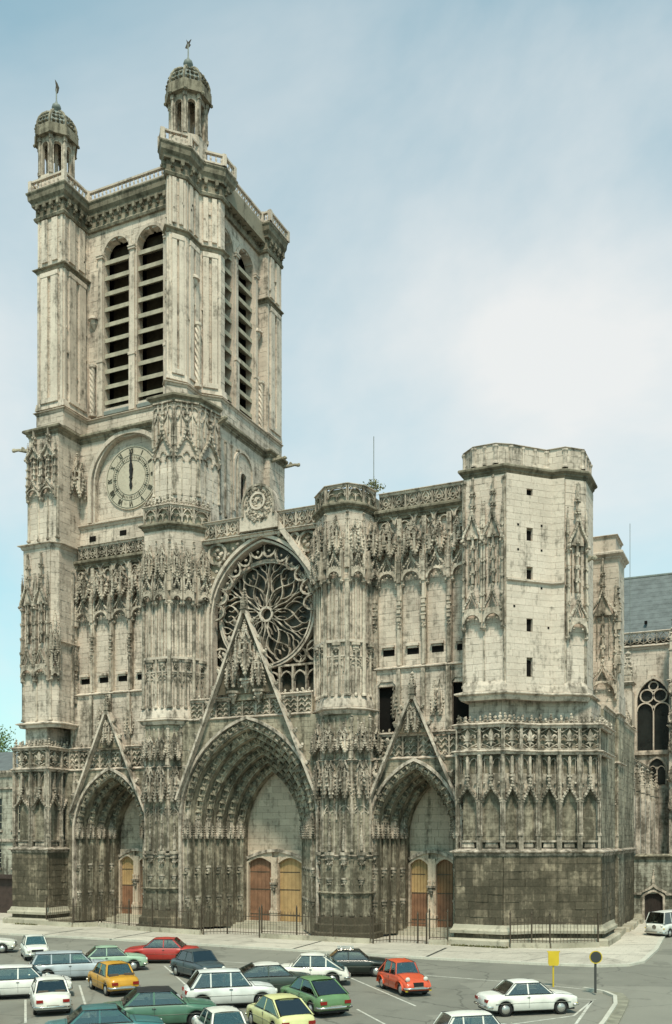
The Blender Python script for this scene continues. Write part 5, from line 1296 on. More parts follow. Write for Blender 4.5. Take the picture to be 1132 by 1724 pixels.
# low gatehouse wall with the dark door
gw = zprism('sacristy_wall', [(25.9, 26.5), (44, 26.5), (44, 27.3), (25.9, 27.3)], 0, 5.9, 'mortar', cath)
def dhole(z): return [(1.15, 2.75)] if z < 2.6 else []
m = MB(); ashlar(m, (25.9, 26.4), (44, 26.4), 0, 5.75, th=.35, ch=.36, bl=.7, hole=dhole); obj('wall_blocks', m, 'render_wall', gw, kind='stuff')
string('coping', [(25.9, 26.05), (44, 26.05)], 5.95, gw, 1.1, 'stone_dark')
Pg, Qg = (27.85, 26.05), (28.85, 26.05)
for i in range(6): m = MB(Pg, Qg); m.box(-.8+i*.2667+.008, -.8+(i+1)*.2667-.008, -.3, -.24+random.uniform(0, .01), 0, 2.75); obj('door_plank', m, 'wood_black', gw)
m = MB(Pg, Qg); arc = [(-.82+1.64*i/8, 2.3+.42*math.sin(math.pi*i/8)) for i in range(9)]; m.bar([(-.82, 0)]+arc+[(.82, 0)], .16, .03, -.3, .12); obj('door_frame', m, 'stone', gw)
m = MB(Pg, Qg); m.bar([(-2.1, 2.55), (-1.15, 2.5)]+shift(ogee(1.1, .75, 2.55, 5), 0)+[(1.15, 2.5), (2.1, 2.55)], .09, .09, -.05, .22); obj('door_hood', m, 'stone', gw); on('pinnacle', pinnacle(.22, 1.5), gw, Pg, Qg, 0, .1, 3.2)
m = MB(Pg, Qg); m.box(-2.5, -1.9, 0, .7, 0, 2.4, .05, .1); m.box(-1.7, -.95, 0, .45, 0, .7, .05, .05); obj('buttress_footing', m, 'stone_base', gw, kind='stuff')
# lightning rods
for x, y, z0, z1 in ((8.9, 6, 31, 39.4), (23.9, 40, 28, 40.6)):
    m = MB((x, y), (x+1, y)); m.tube([(0, 0, z0), (0, 0, z1)], .03, 5); obj('lightning_rod', m, 'lead', cath)
# ------------------------------------------------------------------ ground
def sheet(name, pts, z, mat, zb=None):
    m = MB()
    if zb is None: m.raw([(x, y, z) for x, y in pts], [tuple(range(len(pts)))])
    else: m.raw([(x, y, zb) for x, y in pts]+[(x, y, z) for x, y in pts], [tuple(range(len(pts), 2*len(pts)))]+[(i, (i+1) % len(pts), len(pts)+(i+1) % len(pts), len(pts)+i) for i in range(len(pts))])
    return tag(obj(name, m, mat), kind='structure')
sheet('ground', [(-900, -700), (900, -700), (900, 2500), (-900, 2500)], 0, 'asphalt')
kerb = [(-70, -7.6), (-16, -7.4), (-4, -7.2), (9, -7.6), (19, -7.9), (25.3, -7.6), (28.6, -7.1), (30.1, -5.9), (30.7, -4.0), (30.7, 3), (30.3, 10.5), (30.0, 18), (29.4, 27)]
sheet('pavement', kerb+[(29.4, 40), (-70, 40)], .12, 'paving', -.02)
m = MB()
for P, Q in facets(kerb[1:]):
    d = m.fr(P, Q); n = max(1, round(d/1.0))
    for i in range(n): m.tint = random.random(); m.box(d*i/n+.01, d*(i+1)/n-.01, -.26, .02, -.02, .135+random.uniform(-.004, .004))
tag(obj('kerb', m, 'kerbstone'), kind='structure')
m = MB()
for x0, y0, x1, y1 in ((-6.5, -7.3, -6.9, -1.6), (8.6, -7.4, 8.2, -2.2), (18.1, -7.6, 17.7, -2.4), (-13, -7.2, -13.4, -2)):
    m.fr((x0, y0), (x1, y1)); d = dist((x0, y0), (x1, y1)); m.box(0, d, -.09, .09, .1, .126)
tag(obj('gutter_channels', m, 'sign_back'), kind='structure')
# joints of the paving slabs near the turret
m = MB()
for P, Q in (((21, -3.2), (30.4, -1.0)), ((24, -7.3), (26, -1.5)), ((16.5, -4.6), (24, -3.4)), ((27.6, 4), (30.5, 6)), ((-20, -4.2), (16, -4.8))):
    d = m.fr(P, Q); m.box(0, d, -.025, .025, .1, .1245)
tag(obj('paving_joints', m, 'sign_back'), kind='structure')
def line(pts, w=.10, z=.004):
    m = MB(); L = []; Rr = []
    for i, p in enumerate(pts):
        a = pts[max(0, i-1)]; b = pts[min(len(pts)-1, i+1)]; l = dist(a, b); nx, ny = -(b[1]-a[1])/l, (b[0]-a[0])/l
        L.append((p[0]+nx*w/2, p[1]+ny*w/2, z)); Rr.append((p[0]-nx*w/2, p[1]-ny*w/2, z))
    n = len(pts); m.raw(L+Rr, [(i, i+1, n+i+1, n+i) for i in range(n-1)]); return tag(obj('painted_line', m, 'paint_line'), kind='structure')
line([(-20, -13.6), (0, -14), (7.4, -14.1), (14, -14.1), (20, -14.4), (26, -14.9), (29.4, -15.7), (30.4, -16.4)], .12)
for x0, y0, x1, y1 in ((5.2, -17.2, 11.3, -23.7), (17.2, -17.1, 23.3, -23.7), (5.6, -25.2, 11.8, -32), (21.2, -25.5, 26, -30.8), (6.2, -29.7, 10.2, -34), (11.0, -17.1, 17, -23.6), (12.8, -28, 17.2, -32.6), (-1, -17, 5, -23.6)): line([(x0, y0), (x1, y1)], .10)
line([(28.1, -26.2), (30.15, -23.1), (30.2, -19.0)], .10); line([(30.2, -18.9), (30.6, -25.2)], .12); line([(27.8, -19.2), (30.3, -18.5)], .1)
isl = [(29.2, -15.9), (30.3, -16.6), (30.95, -17.7), (31.3, -19.9), (31.5, -24.2), (31.6, -30)]
m = MB()
for P, Q in facets(isl):
    d = m.fr(P, Q); n = max(1, round(d/.9))
    for i in range(n): m.tint = random.random(); m.box(d*i/n+.006, d*(i+1)/n-.006, -.18, .0, -.02, .13)
tag(obj('island_kerb', m, 'kerbstone'), kind='structure')
m = MB(); L = isl; O = [(29.9, -16.6+.9), (31.2, -16.4), (31.75, -18.2), (31.95, -20.6), (32.15, -24.2), (32.3, -30)]
m.raw([(x, y, .07) for x, y in L]+[(x, y, .05) for x, y in O]+[(x, y, -.02) for x, y in O], [(i, i+1, 6+i+1, 6+i) for i in range(5)]+[(6+i, 7+i, 13+i, 12+i) for i in range(5)]); tag(obj('gutter', m, 'gutter'), kind='structure')
m = MB()                                                      # worn grass at the foot of the turret
for k in range(420):
    t = random.random(); x = 17.6+3.9*t; y = -.75-random.random()*.35
    if k > 300: x = -21.6+2.4*random.random(); y = -.8-random.random()*.3
    h = random.uniform(.04, .16); w = .05; m.raw([(x-w, y, .12), (x+w, y, .12), (x+random.uniform(-.08, .08), y+random.uniform(-.08, .08), .12+h)], [(0, 1, 2)])
tag(obj('weeds', m, 'moss'), 'dry weeds at the foot of the cathedral walls', 'weeds', kind='stuff')
# ------------------------------------------------------------------ railings
barm = MB(); barm.lathe(0, 0, [(.016, 0), (.016, 1.5), (.03, 1.53), (.002, 1.72)], 4); bar_me = shared(barm, 'bar', 'iron')
postb = MB(); postb.box(-.045, .045, -.045, .045, 0, 1.95); postb.lathe(0, 0, [(.05, 1.95), (.08, 2.02), (.05, 2.1), (.005, 2.25)], 6); post_me = shared(postb, 'post', 'iron')
def railing(pts, label, base=True, step=.24, hgt=1.0):
    e = tag(empty('iron_railing', (pts[0][0], pts[0][1], .12)), label, 'railing', 'iron railings before the portals')
    ox, oy = pts[0]; P2 = [(x-ox, y-oy) for x, y in pts]; zb = .34 if base else .06
    if base:
        m = MB()
        for P, Q in facets(P2):
            d = m.fr(P, Q); n = max(1, round(d/1.8))
            for i in range(n): m.tint = random.random(); m.box(d*i/n+.006, d*(i+1)/n-.006, -.22, .22, 0, .34, 0, .02)
        obj('stone_kerb', m, 'stone_base', e, kind='stuff')
    for P, Q in facets(P2):
        d = dist(P, Q); m = MB(P, Q)
        m.box(0, d, -.02, .02, zb+.12, zb+.17); obj('rail', m, 'iron', e); m = MB(P, Q); m.box(0, d, -.02, .02, zb+1.35, zb+1.40); obj('rail', m, 'iron', e)
        n = int(d/step)
        for i in range(1, n): on('bar', bar_me, e, P, Q, d*i/n, 0, zb)
        k = max(1, round(d/2.6))
        for i in range(k+1): on('post', post_me, e, P, Q, d*i/k, 0, zb-.05)
    return e
railing([(-18.6, -.5), (-15.4, -.9), (-13.9, .5)], 'short iron railing beside the leftmost buttress, angled in towards the left portal')
railing([(-13.4, .3), (-9.6, -1.0), (-2.2, -1.8)], 'iron railing on a stone kerb running from the left portal to the middle portal')
railing([(-2.0, -1.8), (-.6, -.6), (2.3, -.7), (3.0, -1.95)], 'low iron railing and gate recessed before the red door of the middle portal', False)
railing([(3.2, -1.95), (12.0, -2.05)], 'iron railing on a stone kerb before the pier between middle and right portals')
railing([(12.2, -2.05), (13.0, -.9), (15.0, -.6), (15.7, -.75)], 'low iron railing recessed before the right portal doors', False)
railing([(15.9, -.7), (17.2, -.6)], 'shortest piece of iron railing, between the right portal and the stair turret')
railing([(21.6, -.55), (22.9, .1), (24.1, .25), (26.9, 2.4)], 'iron railing with gate posts enclosing the foot of the stair turret')
# ------------------------------------------------------------------ signs
s = tag(empty('traffic_sign', (27.69, -15.57, 0)), 'yellow panel sign on a thin yellow post behind the parked white saloon', 'sign')
m = MB(); m.tube([(0, 0, 0), (0, 0, 1.2)], .045, 8); obj('post', m, 'yellow_sign', s)
m = MB(); m.plate([(-.22, 1.08), (.22, 1.08), (.27, 1.18), (.27, 1.72), (.34, 1.82), (-.34, 1.82), (-.27, 1.72), (-.27, 1.18)], .03, .09); obj('panel', m, 'yellow_sign', s); s.rotation_euler = (0, 0, R(25))
s = tag(empty('traffic_sign', (30.05, -17.2, .1)), 'round road sign seen from its dark back on a dark post at the kerb corner', 'sign')
m = MB(); m.tube([(0, 0, 0), (0, 0, 1.75)], .06, 8); obj('post', m, 'sign_post', s)
m = MB(); m.plate([(.29*math.cos(math.pi*i/12), 1.72+.29*math.sin(math.pi*i/12)) for i in range(24)], .06, .09); obj('disc', m, 'sign_back', s)
m = MB(); m.bar([(.29*math.cos(math.pi*i/12), 1.72+.29*math.sin(math.pi*i/12)) for i in range(24)], .02, .02, .05, .10, True); obj('rim', m, 'yellow_sign', s); s.rotation_euler = (0, 0, R(25))
# ------------------------------------------------------------------ cars
def interp(tab, x):
    if x <= tab[0][0]: return tab[0][1]
    for (a, b), (c, d) in zip(tab, tab[1:]):
        if x <= c: return b+(d-b)*(x-a)/(c-a) if c > a else d
    return tab[-1][1]
wheel_cache = {}
def wheel_meshes(r):
    if r not in wheel_cache:
        t = MB(); n = 20; w = .085
        prof = [(r*.62, -w*.9), (r*.9, -w), (r, -w*.6), (r, w*.6), (r*.9, w), (r*.62, w*.9)]
        t.rings([[(rr*math.cos(2*math.pi*i/n), bb, rr*math.sin(2*math.pi*i/n)) for i in range(n)] for rr, bb in prof])
        h = MB(); prof = [(r*.64, .04), (r*.62, .085), (r*.52, .075), (r*.45, .1), (r*.2, .115), (.01, .12)]
        h.rings([[(rr*math.cos(2*math.pi*i/n), bb, rr*math.sin(2*math.pi*i/n)) for i in range(n)] for rr, bb in prof])
        wheel_cache[r] = (shared(t, 'tyre', 'tyre', True), shared(h, 'hubcap', 'hub', True))
    return wheel_cache[r]
KINDS = {
 # deck line of the lower body, cabin corner points (x, z) front base, front top, rear top, rear base; pillars; wheels
 'saloon': dict(L=4.2, W=1.62, deck=[(-2.1, .78), (-2.0, .88), (-1.2, .93), (1.0, .93), (1.7, .86), (2.02, .80), (2.1, .70)], cab=[(.92, .92), (.38, 1.40), (-.78, 1.40), (-1.32, .93)], pil=[-.22], wh=(-1.28, 1.30), r=.30),
 'fastback': dict(L=4.0, W=1.60, deck=[(-2.0, .70), (-1.9, .86), (-1.3, .93), (.9, .92), (1.6, .85), (1.93, .78), (2.0, .66)], cab=[(.85, .92), (.30, 1.40), (-.75, 1.38), (-1.75, .90)], pil=[-.2], wh=(-1.2, 1.25), r=.29),
 'small': dict(L=3.7, W=1.50, deck=[(-1.85, .70), (-1.75, .84), (-1.0, .90), (.95, .90), (1.5, .84), (1.78, .78), (1.85, .66)], cab=[(.86, .90), (.42, 1.38), (-.75, 1.38), (-1.12, .90)], pil=[-.1], wh=(-1.1, 1.12), r=.27),
 'estate': dict(L=4.5, W=1.66, deck=[(-2.25, .74), (-2.2, .92), (-1.0, .95), (.95, .95), (1.7, .88), (2.15, .80), (2.25, .66)], cab=[(.95, .94), (.45, 1.46), (-1.85, 1.46), (-2.15, .93)], pil=[-.15, -1.1], wh=(-1.3, 1.4), r=.31),
 'hatch': dict(L=3.66, W=1.50, deck=[(-1.83, .66), (-1.78, .88), (-1.0, .92), (.75, .92), (1.35, .88), (1.76, .80), (1.83, .62)], cab=[(.78, .91), (.35, 1.48), (-1.25, 1.48), (-1.68, .90)], pil=[-.05, -.85], wh=(-1.2, 1.2), r=.29),
 'duck': dict(L=3.8, W=1.46, deck=[(-1.9, .60), (-1.8, .85), (-1.2, .95), (.55, .98), (1.0, .96), (1.55, .80), (1.85, .64), (1.9, .50)], cab=[(.55, .98), (.30, 1.50), (-.85, 1.56), (-1.72, .90)], pil=[-.15, -.95], wh=(-1.15, 1.22), r=.31, fender=True),
 'beetle': dict(L=4.05, W=1.58, deck=[(-2.0, .50), (-1.9, .75), (-1.2, .93), (.55, .95), (1.2, .92), (1.75, .78), (1.98, .60), (2.02, .5)], cab=[(.75, .94), (.30, 1.46), (-.80, 1.45), (-1.80, .78)], pil=[-.15, -.9], wh=(-1.2, 1.3), r=.31),
 'van': dict(L=4.3, W=1.72, deck=[(-2.15, .95), (-2.13, 1.10), (2.05, 1.12), (2.15, .95)], cab=[(2.08, 1.12), (1.72, 1.92), (-2.0, 1.94), (-2.12, 1.10)], pil=[.9, -.1, -1.1], wh=(-1.2, 1.2), r=.32),
}
def make_car(kind, col, x, y, head, label, roofcol=None, s=1., dark_roof=False, cat='car', front='grille', extra=None, group='parked cars'):
    K = KINDS[kind]; L, Wd, r = K['L'], K['W'], K['r']
    car = tag(empty('parked_'+('van' if kind == 'van' else 'car'), (x, y, .004), R(head)), label, cat, group); car.scale = (s, s, s)
    cname = 'paint_%02x%02x%02x' % tuple(int(c*255) for c in col)
    if cname not in MATS: car_paint(cname, col)
    rname = cname
    if roofcol:
        rname = 'paint_%02x%02x%02x' % tuple(int(c*255) for c in roofcol)
        if rname not in MATS: car_paint(rname, roofcol)
    sill = .24; ra = r+.07; xs = set([-L/2+L*i/30 for i in range(31)])
    for w in K['wh']:
        for k in range(-6, 7): xs.add(w+ra*math.sin(k*math.pi/12))
        xs.add(w-ra-.005); xs.add(w+ra+.005)
    xs.update((-L/2+.04, L/2-.04)); xs = sorted(v for v in xs if -L/2-1e-6 <= v <= L/2+1e-6)
    m = MB(); secs = []
    for v in xs:
        e = abs(2*v/L); hw = Wd/2*(1-.10*e**5-.05*e**14); zt = interp(K['deck'], v); zb = sill+.08*e**6
        for w in K['wh']:
            if abs(v-w) < ra: zb = max(zb, r+math.sqrt(ra*ra-(v-w)**2))
        zb = min(zb, zt-.12); hm = zb+(zt-zb)*.55; cr_ = .03+.03*(1-e)
        half = [(hw-.05, zb), (hw-.01, zb+.04), (hw, hm), (hw-.025, zt-.10), (hw-.07, zt-.03), (hw*.72, zt+cr_*.4), (hw*.35, zt+cr_*.85), (0, zt+cr_)]
        secs.append([(v, -a, z) for a, z in half]+[(v, a, z) for a, z in half[-2::-1]])
    m.rings(secs, True, False)
    A, B, C, D_ = K['cab']; wb = Wd/2-.07
    def inside(f):
        x_ = sum(m.v[i][0] for i in f)/len(f); y_ = sum(abs(m.v[i][1]) for i in f)/len(f); z_ = sum(m.v[i][2] for i in f)/len(f)
        return len(f) == 4 and D_[0]+.08 < x_ < A[0]-.1 and y_ < wb-.04 and z_ > interp(K['deck'], x_)-.08
    m.f = [f for f in m.f if not inside(f)]
    m.v = [(p[0], -p[1], p[2]) for p in m.v]
    body = obj('body', m, cname, car, True)
    u = MB(); u.box(-L/2+.12, L/2-.12, -Wd/2+.14, Wd/2-.14, .20, .62); obj('underbody', u, 'trim_black', car)
    st = MB()
    for sx_ in ((.12, -.72) if kind != 'van' else (1.0, -.2, -1.2)):
        for sy_ in (-.36, .36):
            st.box(sx_-.5, sx_, sy_-.25, sy_+.25, .4, .66); st.box(sx_-.62, sx_-.46, sy_-.24, sy_+.24, .6, K['cab'][1][1]-.38, .02, .03)
    st.box(A[0]-.45, A[0]-.1, -Wd/2+.2, Wd/2-.2, .62, .9); st.tube([(A[0]-.55+.05*math.sin(q*.785), .36+.18*math.cos(q*.785), .92+.16*math.sin(q*.785)) for q in range(8)], .018, 4, True)
    obj('seats', st, 'seat', car, kind='stuff')
    # cabin
    A, B, C, D_ = K['cab']; wb = Wd/2-.07; wt = Wd/2-.22; zr = max(B[1], C[1])
    g = MB(); rows = []
    xr = [B[0]+.03]+[B[0]+(C[0]-B[0])*i/8 for i in range(1, 8)]+[C[0]-.03]
    for i, v in enumerate(xr):
        t = i/8; zc = B[1]+(C[1]-B[1])*t+.045*math.sin(math.pi*min(1, max(0, t)))
        rows.append([(v, q*wt*(1.04 if abs(q) == 1 else 1), zc-(.055 if abs(q) == 1 else .012 if abs(q) > .6 else 0)+.02*(1-q*q)) for q in (-1, -.8, -.4, 0, .4, .8, 1)])
    g.rings(rows, False, False); k = len(g.v); g.raw([(p[0], p[1], p[2]-.05) for p in g.v], [tuple(i+0 for i in f) for f in g.f])
    obj('roof', g, rname if not dark_roof else 'trim_black', car, True)
    pl_ = MB()
    def pillar(x0, z0, x1, z1, w):
        for sg in (-1, 1):
            pl_.rings([[(x0-w/2, sg*(wb+.012), z0), (x0+w/2, sg*(wb+.012), z0), (x0+w/2, sg*(wb-.06), z0), (x0-w/2, sg*(wb-.06), z0)],
                       [(x1-w/2, sg*(wt+.02), z1), (x1+w/2, sg*(wt+.02), z1), (x1+w/2, sg*(wt-.05), z1), (x1-w/2, sg*(wt-.05), z1)]])
    pillar(A[0], A[1]-.03, B[0], B[1]-.02, .07); pillar(D_[0]+.06, D_[1]-.03, C[0]+.02, C[1]-.02, .13)
    for q in K['pil']:
        t = (B[0]-q)/(B[0]-C[0]); pillar(q, interp(K['deck'], q)-.02, q, B[1]+(C[1]-B[1])*t-.0, .06)
    obj('pillars', pl_, cname, car, kind='stuff')
    def pane(name, pts, th):
        q = MB(); P_ = [Vector(p) for p in pts]; n = (P_[1]-P_[0]).cross(P_[2]-P_[1]).normalized()*th
        q.raw([tuple(p) for p in P_]+[tuple(p+n) for p in P_], [tuple(range(len(pts))), tuple(range(2*len(pts)-1, len(pts)-1, -1))]+[(i, (i+1) % len(pts), len(pts)+(i+1) % len(pts), len(pts)+i) for i in range(len(pts))]); return obj(name, q, 'car_glass', car)
    pane('windscreen', [(A[0]+.015, -wb+.05, A[1]), (A[0]+.015, wb-.05, A[1]), (B[0]+.02, wt-.04, B[1]), (B[0]+.02, -wt+.04, B[1])], .015)
    pane('rear_window', [(D_[0]-.01, -wb+.10, D_[1]+.02), (D_[0]-.01, wb-.10, D_[1]+.02), (C[0]-.02, wt-.08, C[1]-.02), (C[0]-.02, -wt+.08, C[1]-.02)], .015)
    ps = [A[0]]+K['pil']+[D_[0]]
    for sg in (-1, 1):
        for i in range(len(ps)-1):
            f0, f1 = ps[i], ps[i+1]
            t0 = B[0] if i == 0 else f0; t1 = C[0] if i == len(ps)-2 else f1
            zz = lambda q: interp(K['deck'], q)+.03
            pane('side_window', [(f0-.02, sg*(wb-.01), zz(f0)-.02), (f1+.02, sg*(wb-.01), zz(f1)-.02), (t1+.01, sg*(wt+.0), C[1]-.02), (t0-.01, sg*(wt+.0), B[1]-.02)], .01)
    # bumpers, lights, plates, handles
    for sg, nm in ((1, 'front_bumper'), (-1, 'rear_bumper')):
        b = MB(); hx = L/2+.04; zb = .42
        b.tube([(sg*(hx-.28), 0-(-1)*(Wd/2-.02)*q, zb) if abs(q) == 1 else (sg*(hx-.02*abs(q)), (Wd/2-.09)*q/.9, zb) for q in (-1, -.9, -.5, 0, .5, .9, 1)], .055, 6); obj(nm, b, 'chrome', car, True)
    zf = interp(K['deck'], L/2-.06)-.13
    for sg in (-1, 1):
        h = MB()
        if kind == 'duck':
            h.rings([[(L/2-.28+dx, sg*.48+rr*math.cos(2*math.pi*i/12), .84+rr*math.sin(2*math.pi*i/12)) for i in range(12)] for dx, rr in ((-.1, .05), (0, .11), (.06, .12), (.09, .10))]); h.tube([(L/2-.32, sg*.48, .78), (L/2-.32, sg*.48, .6)], .03)
        else: h.rings([[(L/2-.05+dx, sg*(Wd/2-.24)+rr*math.cos(2*math.pi*i/12), zf+rr*math.sin(2*math.pi*i/12)) for i in range(12)] for dx, rr in ((-.05, .11), (.04, .11), (.07, .09), (.085, .03))])
        obj('headlight', h, 'lamp_glass', car, True)
        t = MB(); zt = interp(K['deck'], -L/2+.05)-.16; t.box(-L/2-.03, -L/2+.1, sg*(Wd/2-.26)-.14, sg*(Wd/2-.26)+.14, zt-.06, zt+.07); obj('tail_light', t, 'lamp_red', car)
        for q in (K['pil'][0]+.12,):
            hd = MB(); hd.box(q-.2, q-.06, sg*(Wd/2+.005)-.012, sg*(Wd/2+.005)+.012, .80, .825); obj('door_handle', hd, 'chrome', car)
            sm_ = MB(); sm_.box(q-.125, q-.115, sg*(Wd/2-.002)-.004, sg*(Wd/2-.002)+.004, .34, .86); obj('door_seam', sm_, 'trim_black', car)
    # shut lines of bonnet and boot, gutters over the doors, rubber round the screens, indicators
    sl_ = MB()
    def across(xq, w_): sl_.tube([(xq, q*w_, interp(K['deck'], xq)+.012+(.03+.03*(1-abs(2*xq/L)))*(1-min(1, abs(q))**1.5*.8)) for q in (-1, -.7, -.35, 0, .35, .7, 1)], .008, 4)
    if kind != 'van':
        across(A[0]+.12, Wd/2-.12)
        for sg in (-1, 1): sl_.tube([(xq, sg*(Wd/2*(1-.10*abs(2*xq/L)**5)-.10), interp(K['deck'], xq)+.004) for xq in [A[0]+.12+(L/2-.12-A[0]-.12)*i/6 for i in range(7)]], .008, 4)
        if kind in ('saloon', 'small'): across(D_[0]-.06, Wd/2-.14)
    for sg in (-1, 1):
        sl_.tube([(A[0]+.02, sg*(wb+.005), A[1]), (B[0]+.02, sg*(wt+.03), B[1]-.01), (C[0]-.02, sg*(wt+.03), C[1]-.01), (D_[0]+.02, sg*(wb+.0), D_[1])], .016, 4)
        sl_.tube([(A[0]+.03, sg*(wb+.015), interp(K['deck'], A[0])+.0), (D_[0], sg*(wb+.015), interp(K['deck'], D_[0])+.0)], .012, 4)
    obj('shut_lines', sl_, 'trim_black', car, kind='stuff')
    for sg in (-1, 1):
        ind = MB(); ind.box(L/2-.10, L/2+.0, sg*(Wd/2-.10)-.06, sg*(Wd/2-.10)+.05, zf-.24, zf-.17); obj('indicator', ind, 'yellow_sign', car)
    gr = MB()
    if kind == 'van':
        gr.rings([[(L/2+.01+dx, .17*math.cos(2*math.pi*i/16)*k_, .82+.17*math.sin(2*math.pi*i/16)*k_) for i in range(16)] for dx, k_ in ((-.03, 1), (.02, 1), (.02, .8))]); obj('badge', gr, 'chrome', car)
    elif kind == 'duck':
        gr.box(L/2-.12, L/2+.01, -.26, .26, .50, .70); obj('grille', gr, 'trim_black', car)
        fd = MB()
        for sg in (-1, 1):
            for w in K['wh']: fd.rings([[(w+.43*math.cos(math.pi*i/10), -sg*(Wd/2-.02+o), .34+.40*math.sin(math.pi*i/10)-.1*abs(o)) for i in range(11)] for o in (-.14, 0, .08, .09)], False, False)
        obj('wings', fd, cname, car, True)
        rb = MB()
        for q in range(-3, 4): rb.tube([(1.75, q*.09, .70), (1.4, q*.1, .885), (.9, q*.12, .985), (.62, q*.13, 1.0)], .014, 4)
        obj('bonnet_ribs', rb, cname, car, kind='stuff')
    else:
        gr.box(L/2-.06, L/2+.012, -Wd/2+.40, Wd/2-.40, zf-.08, zf+.08); obj('grille', gr, 'trim_black', car)
    for sg in (1, -1):
        n_ = MB(); n_.box(sg*(L/2+.06)-.01, sg*(L/2+.06)+.01, -.26, .26, .40, .51); obj('number_plate', n_, 'plate', car)
    bt = MB(); bt.box(-L/2+.35, L/2-.35, -Wd/2-.008, -Wd/2+.02, .56, .575); bt.box(-L/2+.35, L/2-.35, Wd/2-.02, Wd/2+.008, .56, .575); obj('side_trim', bt, 'chrome', car, kind='stuff')
    ty, hb = wheel_meshes(r)
    for wx in K['wh']:
        for sg in (-1, 1):
            wo = link('wheel', ty, None, car, (wx, sg*(Wd/2-.12), r), 0 if sg < 0 else math.pi); link('hubcap', hb, None, wo)
    if extra == 'rack':
        rk = MB()
        for q in (-.1, -.6): rk.tube([(q, -.6, 1.42), (q, -.55, 1.52), (q, .55, 1.52), (q, .6, 1.42)], .02, 5)
        for q in (-.5, 0, .5): rk.tube([(.1, q, 1.54), (-.8, q, 1.54)], .018, 5)
        obj('roof_rack', rk, 'chrome', car, kind='stuff')
    return car
WHT = (.76, .74, .66)
cars = [
 ('small', WHT, -4.4, -17.5, -42, 'white small car near the left edge, parked just beyond the silvery blue estate', {}),
 ('saloon', (.70, .68, .60), -9.4, -16.8, 38, 'white car cut off by the left edge beyond the small white car', {'s': .97}),
 ('estate', (.42, .46, .48), 3.9, -23.7, 42, 'long silvery blue estate car seen from the side, left of the orange car', {}),
 ('estate', (.78, .75, .69), 5.5, -29.2, 42, 'white estate car at the left edge, half hidden behind the white saloon rear', {}),
 ('saloon', (.80, .77, .68), 8.9, -31.1, 135, 'white saloon seen squarely from the rear, lower left', {'s': .98}),
 ('small', (.58, .29, .02), 8.4, -26.1, 146, 'orange-yellow small saloon seen from behind', {'s': 1.04}),
 ('saloon', (.33, .47, .33), 3.5, -20.1, 42, 'pale green saloon parked in front of the red saloon', {'s': .97}),
 ('saloon', (.42, .035, .025), 4.1, -15.9, 205, 'red saloon parked side-on along the row nearest the road, left of the blue-grey car', {'s': 1.04}),
 ('small', (.052, .075, .082), 9.6, -20.4, -30, 'dark blue-grey boxy car with its front to the camera', {'s': 1.06}),
 ('hatch', (.72, .72, .67), 15.8, -27.3, 40, 'white high-roofed hatchback with three side windows, before the white-roofed dark green car', {'s': 1.1}),
 ('fastback', (.045, .065, .050), 15.9, -23.7, 38, 'dark green car with a white roof, behind the white hatchback', {'roofcol': (.74, .71, .63), 's': 1.08}),
 ('beetle', (.76, .73, .64), 16.0, -19.9, 204, 'white rounded old saloon with domed roof, beside the black car', {'s': 1.05}),
 ('saloon', (.012, .018, .014), 16.8, -16.1, 26, 'black saloon with a roof rack behind the white rounded saloon', {'s': 1.0, 'extra': 'rack'}),
 ('duck', (.60, .085, .028), 21.3, -20.1, -45, 'orange-red small car with separate headlights and rounded wings', {'s': .97}),
 ('fastback', (.13, .24, .10), 19.6, -26.5, 142, 'mid green fastback seen from the rear, behind the pale yellow car', {'s': 1.04}),
 ('fastback', (.66, .64, .30), 20.3, -31.0, 140, 'pale yellow car at the bottom edge, seen from behind', {'s': .98}),
 ('small', (.76, .73, .64), 19.7, -34.3, 136, 'white-roofed small car cut off at the bottom, left of the pale yellow car', {'s': .97}),
 ('saloon', (.075, .17, .11), 15.6, -32.4, 40, 'dark green saloon with black roof, near the bottom centre left', {'dark_roof': True, 's': 1.08}),
 ('saloon', (.045, .15, .15), 15.8, -36.0, 42, 'teal blue car cut off by the bottom edge, left of the dark green saloon', {'s': 1.0}),
 ('saloon', (.76, .74, .62), 8.5, -35.4, 133, 'white car cut off at the bottom of the left edge', {}),
 ('saloon', (.80, .78, .71), 28.15, -23.2, 38, 'white saloon parked alone at the right, its boot towards the camera', {'s': .98}),
 ('hatch', (.78, .76, .68), 28.4, -31.3, 40, 'white-roofed small car cut off at the bottom below the lone white saloon', {'s': .92}),
 ('van', (.76, .75, .70), 30.3, 13.6, -112, 'white rounded panel van on the side street by the sacristy door', {'cat': 'van', 'group': None, 's': .98}),
]
for kind, col, x, y, hd, lab, kw in cars: make_car(kind, col, x, y, hd, lab, **kw)
# ------------------------------------------------------------------ houses and trees at the left
hs = tag(empty('town_house', (-36, 9, 0)), 'stone town house with tall sash windows at the left edge beside the leftmost buttress', 'house')
def hb(name, mat, fn, parent=hs, kind=None):
    m = MB((-10, -1), (-9, -1)); fn(m); return obj(name, m, mat, parent, kind=kind)
hb('wall', 'render_wall', lambda m: m.box(0, 17.5, -9, -.3, 0, 14))
wins = [(16.1-2.6*i, z, w, h) for i in range(6) for z, w, h in ((8.3, 1.25, 3.3), (4.6, 1.1, 2.0))]
def whole_h(z):
    return [(a-w/2, a+w/2) for a, zz, w, h in wins if zz < z < zz+h]
m = MB(); ashlar(m, (-10, -.7), (7.5, -.7), 3.9, 14, th=.3, ch=.5, bl=1.1, hole=whole_h); obj('wall_blocks', m, 'render_wall', hs, kind='stuff')
hb('shopfront', 'shop_dark', lambda m: (m.box(0, 17.5, -.3, .02, 0, 3.9), m.box(0, 17.5, .02, .5, 3.55, 3.95)))
